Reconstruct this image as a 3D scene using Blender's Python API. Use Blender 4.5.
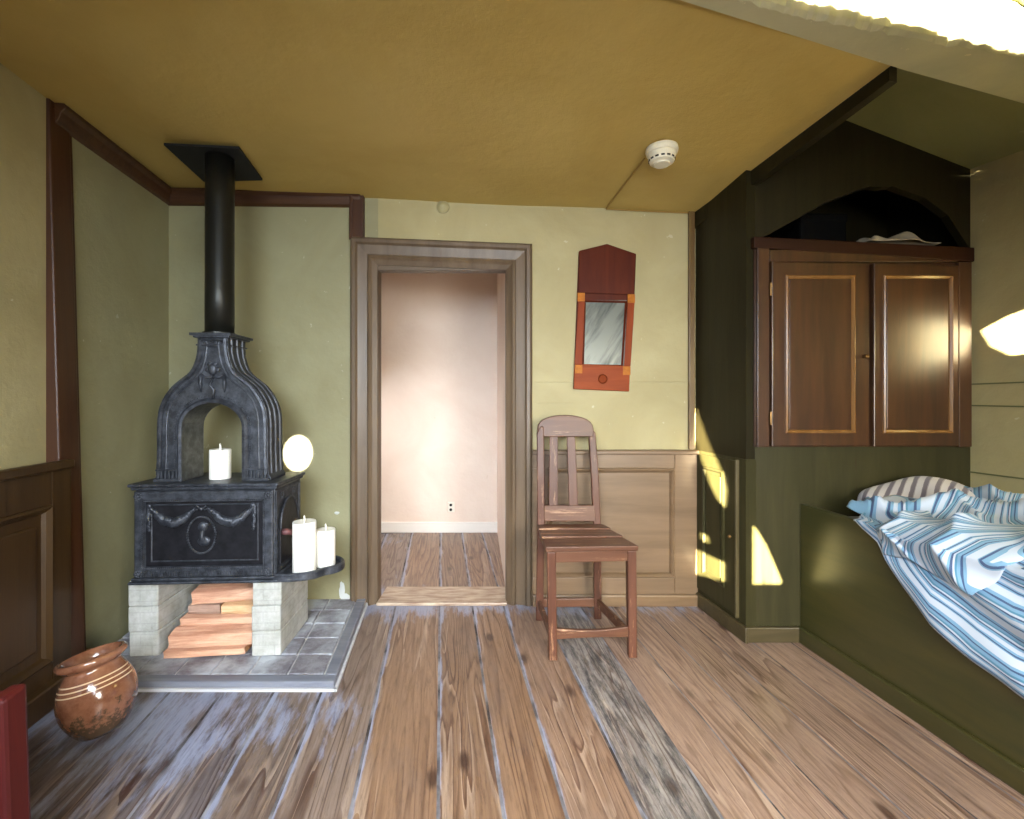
import bpy, bmesh, math, random
from mathutils import Vector, Matrix, noise
from mathutils.geometry import tessellate_polygon
S = bpy.context.scene
for o in list(bpy.data.objects): bpy.data.objects.remove(o)
col = S.collection
random.seed(7)
R = math.radians
# ------------------------------------------------------------------ camera
EYE, F = 1.15, 470.0
cd = bpy.data.cameras.new('camera'); cam = bpy.data.objects.new('camera', cd); col.objects.link(cam)
cd.sensor_fit = 'HORIZONTAL'; cd.sensor_width = 36; cd.lens = 36*F/1024
cam.location = (0, 0, EYE); cam.rotation_euler = (R(90), 0, 0)
cd.shift_y = -11.5/1024; cd.clip_start = .02
S.camera = cam
# ------------------------------------------------------------------ light
S.view_settings.view_transform = 'Standard'; S.view_settings.look = 'None'
S.view_settings.gamma = 1; S.view_settings.use_curve_mapping = False
S.view_settings.exposure = 0.34
w = bpy.data.worlds.new('world'); S.world = w; w.use_nodes = True
w.node_tree.nodes['Background'].inputs[0].default_value = (.55, .7, 1, 1)
w.node_tree.nodes['Background'].inputs[1].default_value = .5
SUN = Vector((.26, .96, -.12)).normalized()
sd = bpy.data.lights.new('sun', 'SUN'); so = bpy.data.objects.new('sun', sd); col.objects.link(so)
sd.energy = 190; sd.angle = R(.35); sd.color = (1, .89, .6)
so.rotation_euler = SUN.to_track_quat('-Z', 'Y').to_euler(); so.location = (-1, -4, 3)
def area(name, loc, aim, sx, sy, e, c, spread=180):
    d = bpy.data.lights.new(name, 'AREA'); o = bpy.data.objects.new(name, d); col.objects.link(o)
    d.shape = 'RECTANGLE'; d.size = sx; d.size_y = sy; d.energy = e; d.color = c; d.spread = R(spread)
    o.location = loc; o.rotation_euler = (Vector(aim)-Vector(loc)).to_track_quat('-Z', 'Y').to_euler()
    return o
area('window_daylight', (-.35, -.9, 1.45), (-.35, 1.6, .0), 1.2, 1.2, 76, (.80, .90, 1), 105)
area('side_window_daylight', (1.05, -.9, 1.15), (.35, 1.75, .0), .8, .75, 44, (1, .95, .84), 105)
area('corridor_window_daylight', (-1.5, 3.3, 1.2), (-.3, 3.6, -.5), .6, .8, 10, (.97, .96, 1), 150)
# low sun thrown back by a window pane onto the chimney wall
gd_ = bpy.data.lights.new('pane_reflection', 'SPOT'); go_ = bpy.data.objects.new('pane_reflection', gd_); col.objects.link(go_)
gd_.energy = 6500; gd_.spot_size = R(3.1); gd_.spot_blend = .25; gd_.shadow_soft_size = .004; gd_.color = (1, .97, .95)
go_.location = (.7, -.85, 1.3); go_.rotation_euler = (Vector((-1.2, 2.636, .84))-go_.location).to_track_quat('-Z', 'Y').to_euler(); go_.scale = (.72, 1, 1)

# ------------------------------------------------------------------ helpers
def at(px, py, Y): return Vector(((px-512)/F*Y, Y, EYE+(398-py)/F*Y))
def lin(c):
    return tuple(((v/255)/12.92 if v/255 <= .04045 else ((v/255+.055)/1.055)**2.4) for v in c)+(1,)
def tag(o, label=None, cat=None, group=None, kind=None):
    if label: o['label'] = label
    if cat: o['category'] = cat
    if group: o['group'] = group
    if kind: o['kind'] = kind
    return o
def empty(name, loc=(0, 0, 0), rz=0):
    o = bpy.data.objects.new(name, None); col.objects.link(o); o.empty_display_size = .1
    o.location = loc; o.rotation_euler = (0, 0, rz); return o
class MB:
    def __init__(s): s.bm = bmesh.new()
    def hexa(s, p):          # p: 4 bottom + 4 top, both counter-clockwise from above
        v = [s.bm.verts.new(q) for q in p]
        for f in ((3, 2, 1, 0), (4, 5, 6, 7), (0, 1, 5, 4), (1, 2, 6, 5), (2, 3, 7, 6), (3, 0, 4, 7)):
            s.bm.faces.new([v[i] for i in f])
        return s
    def box(s, x0, x1, y0, y1, z0, z1):
        return s.hexa([(x0, y0, z0), (x1, y0, z0), (x1, y1, z0), (x0, y1, z0), (x0, y0, z1), (x1, y0, z1), (x1, y1, z1), (x0, y1, z1)])
    def bar(s, a, b, w, d, up=(0, 0, 1), w2=None, d2=None):
        a = Vector(a); b = Vector(b); t = (b-a).normalized(); up = Vector(up)
        if abs(t.dot(up)) > .95: up = Vector((0, 1, 0))
        x = t.cross(up).normalized(); y = x.cross(t).normalized()
        w2 = w2 or w; d2 = d2 or d
        r = lambda c, w, d: [c-x*w/2-y*d/2, c+x*w/2-y*d/2, c+x*w/2+y*d/2, c-x*w/2+y*d/2]
        return s.hexa(r(a, w, d)+r(b, w2, d2))
    def prism(s, poly, fn, d0, d1):      # poly 2D, fn(u, v, d) -> 3D
        a = [s.bm.verts.new(fn(u, v, d0)) for u, v in poly]; b = [s.bm.verts.new(fn(u, v, d1)) for u, v in poly]
        n = len(poly); s.bm.faces.new(a[::-1]); s.bm.faces.new(b)
        for i in range(n): s.bm.faces.new([a[i], a[(i+1) % n], b[(i+1) % n], b[i]])
        return s
    def lathe(s, prof, c=(0, 0, 0), seg=32, M=None):
        rings = []; c = Vector(c)
        for r, z in prof:
            ring = []
            for k in range(seg):
                p = Vector((r*math.cos(2*math.pi*k/seg), r*math.sin(2*math.pi*k/seg), z))
                if M: p = M @ p
                ring.append(s.bm.verts.new(c+p))
            rings.append(ring)
        for a, b in zip(rings, rings[1:]):
            for k in range(seg): s.bm.faces.new([a[k], a[(k+1) % seg], b[(k+1) % seg], b[k]])
        if prof[0][0] > 1e-5: s.bm.faces.new(rings[0][::-1])
        if prof[-1][0] > 1e-5: s.bm.faces.new(rings[-1])
        return s
    def tube(s, pts, r, seg=8, taper=None):
        pts = [Vector(p) for p in pts]; rings = []
        for i, p in enumerate(pts):
            t = (pts[min(i+1, len(pts)-1)]-pts[max(i-1, 0)]).normalized()
            u = Vector((0, 0, 1)) if abs(t.z) < .9 else Vector((1, 0, 0))
            x = t.cross(u).normalized(); y = t.cross(x)
            rr = r*(taper[i] if taper else 1)
            rings.append([s.bm.verts.new(p+x*rr*math.cos(2*math.pi*k/seg)+y*rr*math.sin(2*math.pi*k/seg)) for k in range(seg)])
        for a, b in zip(rings, rings[1:]):
            for k in range(seg): s.bm.faces.new([a[k], a[(k+1) % seg], b[(k+1) % seg], b[k]])
        s.bm.faces.new(rings[0][::-1]); s.bm.faces.new(rings[-1]); return s
    def ball(s, c, r, sc=(1, 1, 1), seg=8, rings=5, M=None):
        M2 = Matrix.Translation(Vector(c)) @ (M.to_4x4() if M else Matrix()) @ Matrix.Diagonal((r*sc[0], r*sc[1], r*sc[2], 1))
        bmesh.ops.create_uvsphere(s.bm, u_segments=seg, v_segments=rings, radius=1, matrix=M2); return s
    def sweep(s, path, prof, fn, closed=False):   # path in a plane; prof = (offset to the left of travel, height)
        n = len(path); P = [Vector(p) for p in path]; rows = []
        def nrm(a, b):
            t = (b-a).normalized(); return Vector((-t.y, t.x))
        for i in range(n):
            if closed or 0 < i < n-1:
                n1 = nrm(P[i-1], P[i]); n2 = nrm(P[i], P[(i+1) % n]); m = (n1+n2)/(1+n1.dot(n2))
            else: m = nrm(P[0], P[1]) if i == 0 else nrm(P[-2], P[-1])
            rows.append([s.bm.verts.new(fn(*(P[i]+m*o), d)) for o, d in prof])
        k = len(prof)
        for i in range(n if closed else n-1):
            a, b = rows[i], rows[(i+1) % n]
            for j in range(k if not closed else k):
                s.bm.faces.new([a[j], a[(j+1) % k], b[(j+1) % k], b[j]])
        if not closed: s.bm.faces.new(rows[0][::-1]); s.bm.faces.new(rows[-1])
        return s
    def build(s, name, m, parent=None, bevel=0, smooth=False, seg=2, sub=0):
        bmesh.ops.recalc_face_normals(s.bm, faces=s.bm.faces)
        me = bpy.data.meshes.new(name); s.bm.to_mesh(me); s.bm.free()
        o = bpy.data.objects.new(name, me); col.objects.link(o); me.materials.append(m)
        if parent: o.parent = parent
        if smooth:
            for p in me.polygons: p.use_smooth = True
        if sub:
            q = o.modifiers.new('s', 'SUBSURF'); q.levels = q.render_levels = sub
        if bevel:
            q = o.modifiers.new('b', 'BEVEL'); q.width = bevel; q.segments = seg; q.limit_method = 'ANGLE'; q.angle_limit = R(40)
        return o
# ------------------------------------------------------------------ materials
class NT:
    def __init__(s, name):
        s.m = bpy.data.materials.new(name); s.m.use_nodes = True; s.t = s.m.node_tree
        s.b = s.t.nodes['Principled BSDF']; s._c = {}
    def n(s, t, **k):
        x = s.t.nodes.new(t)
        for a, b in k.items():
            if a.startswith('i_'): x.inputs[a[2:].replace('_', ' ')].default_value = b
            else: setattr(x, a, b)
        return x
    def l(s, a, b): s.t.links.new(a, b)
    def coord(s, kind='Object', scale=(1, 1, 1), rot=(0, 0, 0)):
        if kind == 'World': c = s.n('ShaderNodeNewGeometry').outputs['Position']
        else: c = s.n('ShaderNodeTexCoord').outputs[kind]
        mp = s.n('ShaderNodeMapping'); mp.inputs['Scale'].default_value = scale; mp.inputs['Rotation'].default_value = rot
        s.l(c, mp.inputs[0]); return mp.outputs[0]
    def noise(s, co, sc, det=6, rough=.6, dist=0):
        x = s.n('ShaderNodeTexNoise', i_Scale=sc, i_Detail=det, i_Roughness=rough, i_Distortion=dist); s.l(co, x.inputs['Vector']); return x.outputs['Fac']
    def ramp(s, f, stops):
        x = s.n('ShaderNodeValToRGB'); e = x.color_ramp.elements
        while len(e) < len(stops): e.new(.5)
        for q, (p, c) in zip(e, stops): q.position = p; q.color = c if isinstance(c, tuple) and len(c) == 4 else (c, c, c, 1)
        s.l(f, x.inputs[0]); return x.outputs[0]
    def mix(s, f, a, b, mode='MIX'):
        x = s.n('ShaderNodeMix', data_type='RGBA', blend_type=mode)
        for v, i in ((f, 0), (a, 6), (b, 7)):
            if isinstance(v, (float, int, tuple)): x.inputs[i].default_value = v
            else: s.l(v, x.inputs[i])
        return x.outputs[2]
    def math(s, op, a, b=0.0, c=0.0):
        x = s.n('ShaderNodeMath', operation=op)
        for i, v in enumerate((a, b, c)):
            if isinstance(v, (int, float)): x.inputs[i].default_value = v
            else: s.l(v, x.inputs[i])
        return x.outputs[0]
    def bump(s, h, st=.3, d=.01):
        x = s.n('ShaderNodeBump', i_Strength=st, i_Distance=d); s.l(h, x.inputs['Height']); s.l(x.outputs[0], s.b.inputs['Normal'])
    def col(s, c):
        if isinstance(c, tuple): s.b.inputs['Base Color'].default_value = c
        else: s.l(c, s.b.inputs['Base Color'])
    def set(s, **k):
        for a, b in k.items(): s.b.inputs[a.replace('_', ' ')].default_value = b
def plain(name, c, rough=.5, metal=0, c2=None, sc=12, bump=0, kind='Object', stretch=(1, 1, 1), spec=.5, coat=0):
    t = NT(name); t.set(Roughness=rough, Metallic=metal); t.b.inputs['Specular IOR Level'].default_value = spec
    t.b.inputs['Coat Weight'].default_value = coat; t.b.inputs['Coat Roughness'].default_value = .15
    if c2 or bump:
        f = t.noise(t.coord(kind, stretch), sc)
        t.col(t.mix(t.ramp(f, [(.35, 0.), (.65, 1.)]), lin(c), lin(c2 or c)))
        if bump: t.bump(f, bump, .005)
    else: t.col(lin(c))
    return t.m
def plaster(name, a, b, chip, scale=2.2, cracks=True):
    t = NT(name); co = t.coord('World')
    c = t.mix(t.ramp(t.noise(co, scale, 5, .6, .6), [(.32, 0.), (.68, 1.)]), lin(a), lin(b))
    h = t.noise(co, 7, 8, .65)
    c = t.mix(t.ramp(t.noise(co, 26, 3, .5), [(.735, 0.), (.75, .6)]), c, lin(chip))
    t.col(c); t.set(Roughness=.62); t.bump(t.math('ADD', h, t.math('MULTIPLY', t.noise(co, 1.6, 2), 2)), .28, .02)
    return t.m
def painted_wood(name, a, b, rough=.35, axis='z', wear=None, wearlo=.66, coat=.0, kind='World', spec=.5):
    st = {'z': (9, 9, .8), 'x': (.8, 9, 9), 'y': (9, .8, 9)}[axis]
    t = NT(name); co = t.coord(kind, st)
    f = t.noise(co, 2.2, 7, .62, .5)
    c = t.mix(t.ramp(f, [(.3, 0.), (.7, 1.)]), lin(a), lin(b))
    if wear: c = t.mix(t.ramp(t.noise(co, 3.5, 8, .75), [(wearlo, 0.), (wearlo+.08, .85)]), c, lin(wear))
    t.col(c); t.set(Roughness=rough); t.b.inputs['Specular IOR Level'].default_value = spec
    t.b.inputs['Coat Weight'].default_value = coat; t.b.inputs['Coat Roughness'].default_value = .3 if coat >= .7 else .2
    t.b.inputs['Coat IOR'].default_value = 1.6 if coat >= .7 else 1.5
    t.bump(f, .25, .004); return t.m
M = {}
M['wall'] = plaster('olive_plaster', (156, 145, 104), (170, 160, 120), (192, 186, 160))
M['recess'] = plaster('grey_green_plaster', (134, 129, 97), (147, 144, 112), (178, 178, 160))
M['ceiling'] = plaster('ochre_plaster', (180, 154, 84), (192, 167, 98), (194, 160, 96), 1.6)
M['beam'] = plaster('pale_limewash', (178, 176, 148), (196, 192, 160), (225, 215, 180), 3)
M['corridor'] = plaster('cream_plaster', (224, 204, 188), (232, 216, 202), (215, 195, 175))
M['trim'] = painted_wood('oxblood_trim', (54, 27, 15), (74, 44, 23), .45, 'z')
M['trim_h'] = painted_wood('oxblood_trim_level', (54, 27, 15), (84, 54, 28), .45, 'x')
M['casing'] = painted_wood('worn_casing', (80, 64, 48), (108, 90, 70), .45, 'z', (84, 50, 36), .62)
M['casing_h'] = painted_wood('worn_casing_level', (80, 64, 48), (108, 90, 70), .45, 'x', (84, 50, 36), .62)
M['wainscot'] = painted_wood('tan_wainscot', (102, 82, 60), (126, 102, 78), .4, 'x', (98, 74, 54), .64)
M['dado'] = painted_wood('brown_dado', (52, 35, 16), (66, 46, 22), .4, 'z', spec=.35)
M['base'] = painted_wood('brown_baseboard', (104, 82, 58), (128, 102, 74), .4, 'x')
M['dark'] = painted_wood('olive_partition_shaded', (28, 24, 12), (40, 36, 18), .45, 'z', (38, 24, 12), .6, spec=.25)  # upper woodwork darkened: its shade is put into the colour
M['olive'] = painted_wood('olive_board', (46, 49, 22), (68, 62, 30), .36, 'y', coat=1., spec=.2)
M['cup'] = painted_wood('cupboard_brown', (46, 25, 11), (76, 45, 20), .5, 'z', (50, 26, 12), .6, coat=.75, spec=.2)
M['edge'] = plain('worn_edge', (190, 165, 130), .4)
M['iron'] = None
t = NT('cast_iron'); co = t.coord('Object'); f = t.noise(co, 28, 6, .7)
t.col(t.mix(t.ramp(f, [(.4, 0.), (.7, 1.)]), lin((44, 47, 54)), lin((84, 88, 97)))); t.set(Roughness=.45, Metallic=.4); t.bump(f, .5, .004); M['iron'] = t.m
M['iron_dark'] = plain('cast_iron_dark', (30, 30, 34), .4, .5, (46, 46, 52), 20, .3)
M['pipe'] = plain('black_stove_pipe', (34, 34, 30), .38, .5)
M['plate'] = plain('matt_black_plate', (9, 9, 9), .8, 0)
M['handle'] = plain('reddish_handle', (128, 78, 78), .5, .2, (90, 60, 62), 40)
M['wax'] = plain('white_wax', (250, 248, 240), .45); M['wick'] = plain('white_wick', (240, 235, 225), .8)
M['outlet'] = plain('white_plastic', (228, 220, 205), .4)
M['pillar'] = None
t = NT('whitewashed_stone'); co = t.coord('Object')
f = t.noise(co, 14, 8, .7); br = t.n('ShaderNodeTexBrick', i_Scale=5.2); br.inputs['Color1'].default_value = (1, 1, 1, 1); br.inputs['Color2'].default_value = (.8, .8, .8, 1); br.inputs['Mortar'].default_value = (.45, .45, .45, 1); br.inputs['Mortar Size'].default_value = .015
t.l(t.coord('Object', (1, 1, 1), (R(90), 0, 0)), br.inputs['Vector'])
t.col(t.mix(.25, t.mix(t.ramp(f, [(.35, 0.), (.65, 1.)]), lin((158, 158, 150)), lin((192, 193, 190))), br.outputs[0], 'MULTIPLY')); t.set(Roughness=.8); t.bump(f, .6, .01); M['pillar'] = t.m
t = NT('slate_tile'); co = t.coord('World'); f = t.noise(co, 16, 8, .7); g = t.noise(co, 5, 5, .6)
t.col(t.mix(t.ramp(g, [(.45, 0.), (.62, 1.)]), t.mix(t.ramp(f, [(.4, 0.), (.6, 1.)]), lin((108, 104, 112)), lin((142, 142, 150))), lin((178, 184, 194)))); t.set(Roughness=.5); t.bump(f, .5, .008); M['slate'] = t.m
M['grout'] = plain('pale_grout', (205, 202, 200), .8, 0, (160, 158, 162), 30)
M['kerb'] = painted_wood('blue_grey_kerb', (98, 102, 116), (128, 131, 142), .35, 'x', (176, 168, 158), .6)
M['log'] = None
t = NT('split_firewood'); co = t.coord('Object', (2, 22, 22)); f = t.noise(co, 2, 6, .7, .4)
t.col(t.mix(t.ramp(f, [(.35, 0.), (.65, 1.)]), lin((188, 130, 104)), lin((228, 184, 154)))); t.set(Roughness=.8); t.bump(f, .8, .01); M['log'] = t.m
M['log_dark'] = plain('grey_firewood', (150, 118, 104), .8, 0, (178, 148, 130), 14, .5, stretch=(1, 8, 8))
M['log_end'] = plain('sawn_log_end', (150, 96, 60), .8, 0, (200, 150, 104), 30, .4)
t = NT('glazed_clay'); co = t.coord('Object'); f = t.noise(co, 9, 7, .7); g = t.noise(co, 30, 5, .7)
sx = t.n('ShaderNodeSeparateXYZ'); t.l(t.coord('Object'), sx.inputs[0]); z = sx.outputs[2]
c = t.mix(t.ramp(f, [(.38, 0.), (.66, 1.)]), lin((108, 66, 46)), lin((146, 102, 78)))
low = t.math('ADD', t.math('MULTIPLY', z, -4.2), t.math('MULTIPLY', g, 1.5))
c = t.mix(t.ramp(low, [(.38, 0.), (.52, .85)]), c, lin((66, 56, 40)))
ri = t.math('SINE', t.math('MULTIPLY', z, 420)); inb = t.math('MULTIPLY', t.math('GREATER_THAN', z, .178), t.math('LESS_THAN', z, .222))
c = t.mix(t.math('MULTIPLY', inb, t.ramp(ri, [(.55, 0.), (.7, .85)])), c, lin((226, 196, 160)))
t.col(c); t.set(Roughness=.14); t.b.inputs['Coat Weight'].default_value = .5; t.bump(f, .2, .006); M['clay'] = t.m
M['chair'] = painted_wood('worn_red_brown_wood', (68, 37, 24), (94, 57, 40), .42, 'z', (164, 124, 96), .58, coat=.0, spec=.35, kind='Object')
M['chair_h'] = painted_wood('worn_red_brown_wood_level', (74, 43, 28), (102, 66, 46), .4, 'x', (172, 134, 104), .56, coat=.0, spec=.35, kind='Object')
M['mahog'] = painted_wood('mahogany', (66, 20, 7), (86, 32, 10), .5, 'z', spec=.15)
M['inlay'] = plain('satinwood_inlay', (176, 108, 34), .5, 0, (150, 88, 26), 40, spec=.15)
t = NT('old_mirror_glass'); mp2 = t.n('ShaderNodeMapping'); mp2.inputs['Scale'].default_value = (13, 1, 2.2); t.l(t.coord('World', (1, 1, 1), (0, R(-33), 0)), mp2.inputs[0]); f = t.noise(mp2.outputs[0], 1.1, 6, .6, .3)
t.col(t.mix(t.ramp(f, [(.4, 0.), (.6, 1.)]), lin((44, 48, 47)), lin((96, 100, 95)))); t.set(Metallic=.3, Roughness=.35); t.b.inputs['Specular IOR Level'].default_value = .4; M['mirror'] = t.m
M['redpaint'] = painted_wood('dark_red_paint', (54, 12, 12), (72, 20, 17), .45, 'z', (110, 64, 52), .68, spec=.3)
M['redpanel'] = painted_wood('bright_red_panel', (84, 4, 4), (98, 10, 8), .4, 'z')
M['white'] = plain('white_plastic_cover', (225, 220, 200), .45); M['slot'] = plain('dark_slot', (40, 36, 30), .7)
M['wire'] = plain('ochre_wire', (150, 118, 52), .5); M['brass'] = plain('dull_brass', (120, 90, 50), .4, .7)
M['black'] = plain('black_leatherette', (6, 6, 6), .8, spec=.1); M['linen'] = plain('white_linen', (190, 180, 160), .8, 0, (170, 160, 140), 20)
def stripes(name, bands, base):
    t = NT(name); uv = t.n('ShaderNodeTexCoord').outputs['UV']; s2 = t.n('ShaderNodeSeparateXYZ'); t.l(uv, s2.inputs[0])
    wob = t.noise(t.coord('UV', (3, 3, 3)), 2, 2)
    fr = t.math('FRACT', t.math('ADD', s2.outputs[1], t.math('MULTIPLY', wob, .12)))
    x = t.n('ShaderNodeValToRGB'); x.color_ramp.interpolation = 'CONSTANT'; e = x.color_ramp.elements
    while len(e) < len(bands): e.new(.5)
    for q, (p, c) in zip(e, bands): q.position = p; q.color = lin(c)
    t.l(fr, x.inputs[0]); fine = t.noise(t.coord('UV', (40, 200, 1)), 1, 3)
    t.col(t.mix(t.math('MULTIPLY', fine, .22), x.outputs[0], lin(base))); t.set(Roughness=.85)
    t.b.inputs['Sheen Weight'].default_value = .15; t.bump(fine, .1, .002); return t.m
W1, LB, TL, NV = (190, 200, 216), (112, 156, 190), (62, 124, 156), (36, 56, 104)
M['quilt'] = stripes('blue_striped_cotton', [(0, W1), (.24, LB), (.33, NV), (.39, LB), (.50, TL), (.56, W1), (.62, NV), (.67, LB), (.74, W1), (.86, LB), (.92, NV), (.97, LB)], (150, 185, 212))
M['pillow'] = stripes('grey_striped_cotton', [(0, (206, 204, 208)), (.52, (112, 104, 118)), (.60, (88, 80, 96)), (.92, (160, 152, 160))], (205, 200, 205))
M['mattress'] = plain('pale_mattress', (190, 190, 185), .9)
# floor boards
t = NT('worn_pine_boards'); ta = t.n('ShaderNodeVertexColor', layer_name='tone').outputs[0]
tx = t.n('ShaderNodeVertexColor', layer_name='extra'); se = t.n('ShaderNodeSeparateColor'); t.l(tx.outputs[0], se.inputs[0])
co = t.coord('UV', (1, 1, 1)); st = t.coord('UV', (5.5, .34, 1)); st2 = t.coord('UV', (60, 2.2, 1))
rings = t.math('FRACT', t.math('MULTIPLY', t.noise(st, 1.0, 3, .5, .3), 26))
grain = t.math('MULTIPLY', t.ramp(rings, [(0, 0.), (.5, .1), (.85, 1.), (1., 0.)]), t.ramp(t.noise(t.coord('UV', (3, .5, 1)), 1.3, 3), [(.4, .25), (.6, 1.)]))
fineg = t.noise(st2, 1, 6, .7)
c = t.mix(t.math('MULTIPLY', grain, .85), ta, t.mix(1.0, ta, lin((130, 92, 70)), 'MULTIPLY'))
r2 = t.math('FRACT', t.math('MULTIPLY', t.noise(t.coord('UV', (6.5, .45, 1)), 1.4, 2, .5, .5), 7))
mk = t.ramp(t.noise(t.coord('UV', (5, .7, 1)), 1.1, 2), [(.48, 0.), (.56, 1.)])
c = t.mix(t.math('MULTIPLY', t.ramp(r2, [(0, 0.), (.78, 0.), (.95, .7), (1., 0.)]), mk), c, lin((84, 52, 40)))
c = t.mix(t.math('MULTIPLY', t.ramp(r2, [(0, .35), (.1, .3), (.25, 0.)]), mk), c, lin((206, 184, 164)))
c = t.mix(t.ramp(fineg, [(.35, .45), (.6, 0.)]), c, t.mix(1.0, c, lin((158, 140, 128)), 'MULTIPLY'))
blot = t.noise(t.coord('UV', (5, 1.6, 1)), 1.3, 6, .65)
c = t.mix(t.ramp(blot, [(.5, 0.), (.72, .45)]), c, lin((108, 92, 84)))
kn = t.n('ShaderNodeTexVoronoi', i_Scale=1.0); t.l(t.coord('UV', (7, 3.0, 1)), kn.inputs['Vector'])
c = t.mix(t.ramp(kn.outputs['Distance'], [(.07, .85), (.16, 0.)]), c, lin((62, 42, 34)))
# grey, dirt-blackened board
gd = t.noise(t.coord('UV', (26, 5, 1)), 1, 8, .75)
c = t.mix(t.math('MULTIPLY', se.outputs[0], t.ramp(gd, [(.38, .9), (.56, 0.)])), c, lin((48, 48, 54)))
# blue-grey floor paint remains; by wall and hearth also reflected light painted in
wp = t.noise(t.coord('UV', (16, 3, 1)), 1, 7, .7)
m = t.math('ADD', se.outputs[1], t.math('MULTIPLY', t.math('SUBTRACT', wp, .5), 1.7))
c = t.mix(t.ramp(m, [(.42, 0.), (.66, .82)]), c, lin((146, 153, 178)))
c = t.mix(t.ramp(t.noise(t.coord('UV', (90, 9, 1)), 1, 5, .8), [(.3, .55), (.5, 0.)]), c, t.mix(1.0, c, lin((120, 104, 100)), 'MULTIPLY'))
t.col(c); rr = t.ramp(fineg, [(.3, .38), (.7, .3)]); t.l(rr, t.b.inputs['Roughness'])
t.bump(t.math('ADD', fineg, t.math('MULTIPLY', grain, .4)), .35, .004); M['floor'] = t.m
M['gap'] = plain('gap_dirt', (58, 50, 48), .8, 0, (150, 150, 158), 5, kind='World')

# ================================================================== SETTING
DW = 2.636
BX, BY = -.1494, .9888          # direction in which the floor boards run
def bw(u, v): return (u*BY+v*BX, -u*BX+v*BY)
seams = [-2.3, -2.07, -1.86, -1.66, -1.45, -1.25, -1.05, -.848, -.648, -.463, -.249, -.008, .171, .342, .55, .764, .93, 1.10, 1.27, 1.45, 1.63, 1.85, 2.1, 2.5, 2.9, 3.3]
tones = {0: (176, 152, 132), 1: (168, 136, 106), 2: (186, 158, 134)}
bm = bmesh.new(); uvl = bm.loops.layers.uv.new('uv'); cl = bm.loops.layers.float_color.new('tone'); cx = bm.loops.layers.float_color.new('extra')
HR = -.70                        # hearth's right side at the front
for i, (a, b) in enumerate(zip(seams, seams[1:])):
    if a > .5 and a < .6: base = (152, 146, 142)
    elif a < -.83: base = (120, 110, 110)
    elif a < -.46: base = (132, 115, 104)
    elif a < .3: base = (142, 113, 90)
    elif a < .55: base = (146, 119, 100)
    else: base = (158, 133, 117)
    k = random.uniform(.94, 1.05); tone = tuple(v*k for v in base)
    g = .0028 + (.002 if a < .6 else 0)
    gray = 1.0 if .5 < a < .6 else (.25 if a < -.6 else 0.)
    ou, ov = random.uniform(0, 40), random.uniform(0, 40)
    V = [-1.3+.12*j for j in range(46)]; U = [a+g, a+g+.02, (a+b)/2-.03, (a+b)/2+.03, b-g-.02, b-g]
    grid = {}
    for jv, v in enumerate(V):
        for iu, u in enumerate(U):
            x, y = bw(u, v); crown = -.0015 if iu in (0, 5) else 0
            grid[jv, iu] = (bm.verts.new((x, y, crown)), u, v)
    for jv in range(len(V)-1):
        for iu in range(len(U)-1):
            q = [grid[jv, iu], grid[jv, iu+1], grid[jv+1, iu+1], grid[jv+1, iu]]
            fc = bm.faces.new([p[0] for p in q])
            for lp, (vv, u, v) in zip(fc.loops, q):
                lp[uvl].uv = (u+ou, v+ov); lp[cl] = lin(tone)
                x, y = vv.co.x, vv.co.y
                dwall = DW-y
                p = .62*math.exp(-(dwall/.2)**2) if x < 1.1 else 0  # bluish reflected light by wall and hearth, painted into the mask
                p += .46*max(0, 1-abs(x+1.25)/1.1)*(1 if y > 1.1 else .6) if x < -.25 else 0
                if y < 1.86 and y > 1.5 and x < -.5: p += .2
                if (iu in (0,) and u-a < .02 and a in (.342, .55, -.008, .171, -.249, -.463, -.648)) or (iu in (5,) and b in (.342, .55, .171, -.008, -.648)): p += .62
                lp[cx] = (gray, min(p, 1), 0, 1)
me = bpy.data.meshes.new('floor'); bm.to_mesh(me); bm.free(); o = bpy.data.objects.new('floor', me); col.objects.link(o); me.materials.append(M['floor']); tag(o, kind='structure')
sub = MB().box(-2.6, 3.2, -1.2, 4.3, -.06, -.006).build('subfloor', M['gap'], o)

def struct(o): return tag(o, kind='structure')
OL, OR_, OT = -.751, -.028, 1.885            # doorway
wf = MB(); wf.box(OR_, 1.2, DW, DW+.05, 0, 2.75); wf.box(OL, OR_, DW, DW+.05, OT, 2.75)
wall_front = struct(wf.build('wall_front', M['wall']))
struct(MB().box(-2.2, OL, DW, DW+.05, 0, 2.75).build('wall_front', M['recess']))
# left wall frame: s = distance from the far corner, n = out of the wall
LD = Vector((.1506, -.9886, 0)).normalized(); LN = Vector((.9886, .1506, 0)).normalized(); LO = Vector((-1.929, DW, 0))
def LW(s, z, n): return LO+LD*s+LN*n+Vector((0, 0, z))
def lbox(mb, s0, s1, z0, z1, n0, n1, n1t=None, n0t=None):
    t1 = n1 if n1t is None else n1t
    return mb.hexa([LW(s0, z0, n0), LW(s0, z0, n1), LW(s1, z0, n1), LW(s1, z0, n0), LW(s0, z1, n0), LW(s0, z1, t1), LW(s1, z1, t1), LW(s1, z1, n0)])
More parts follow.
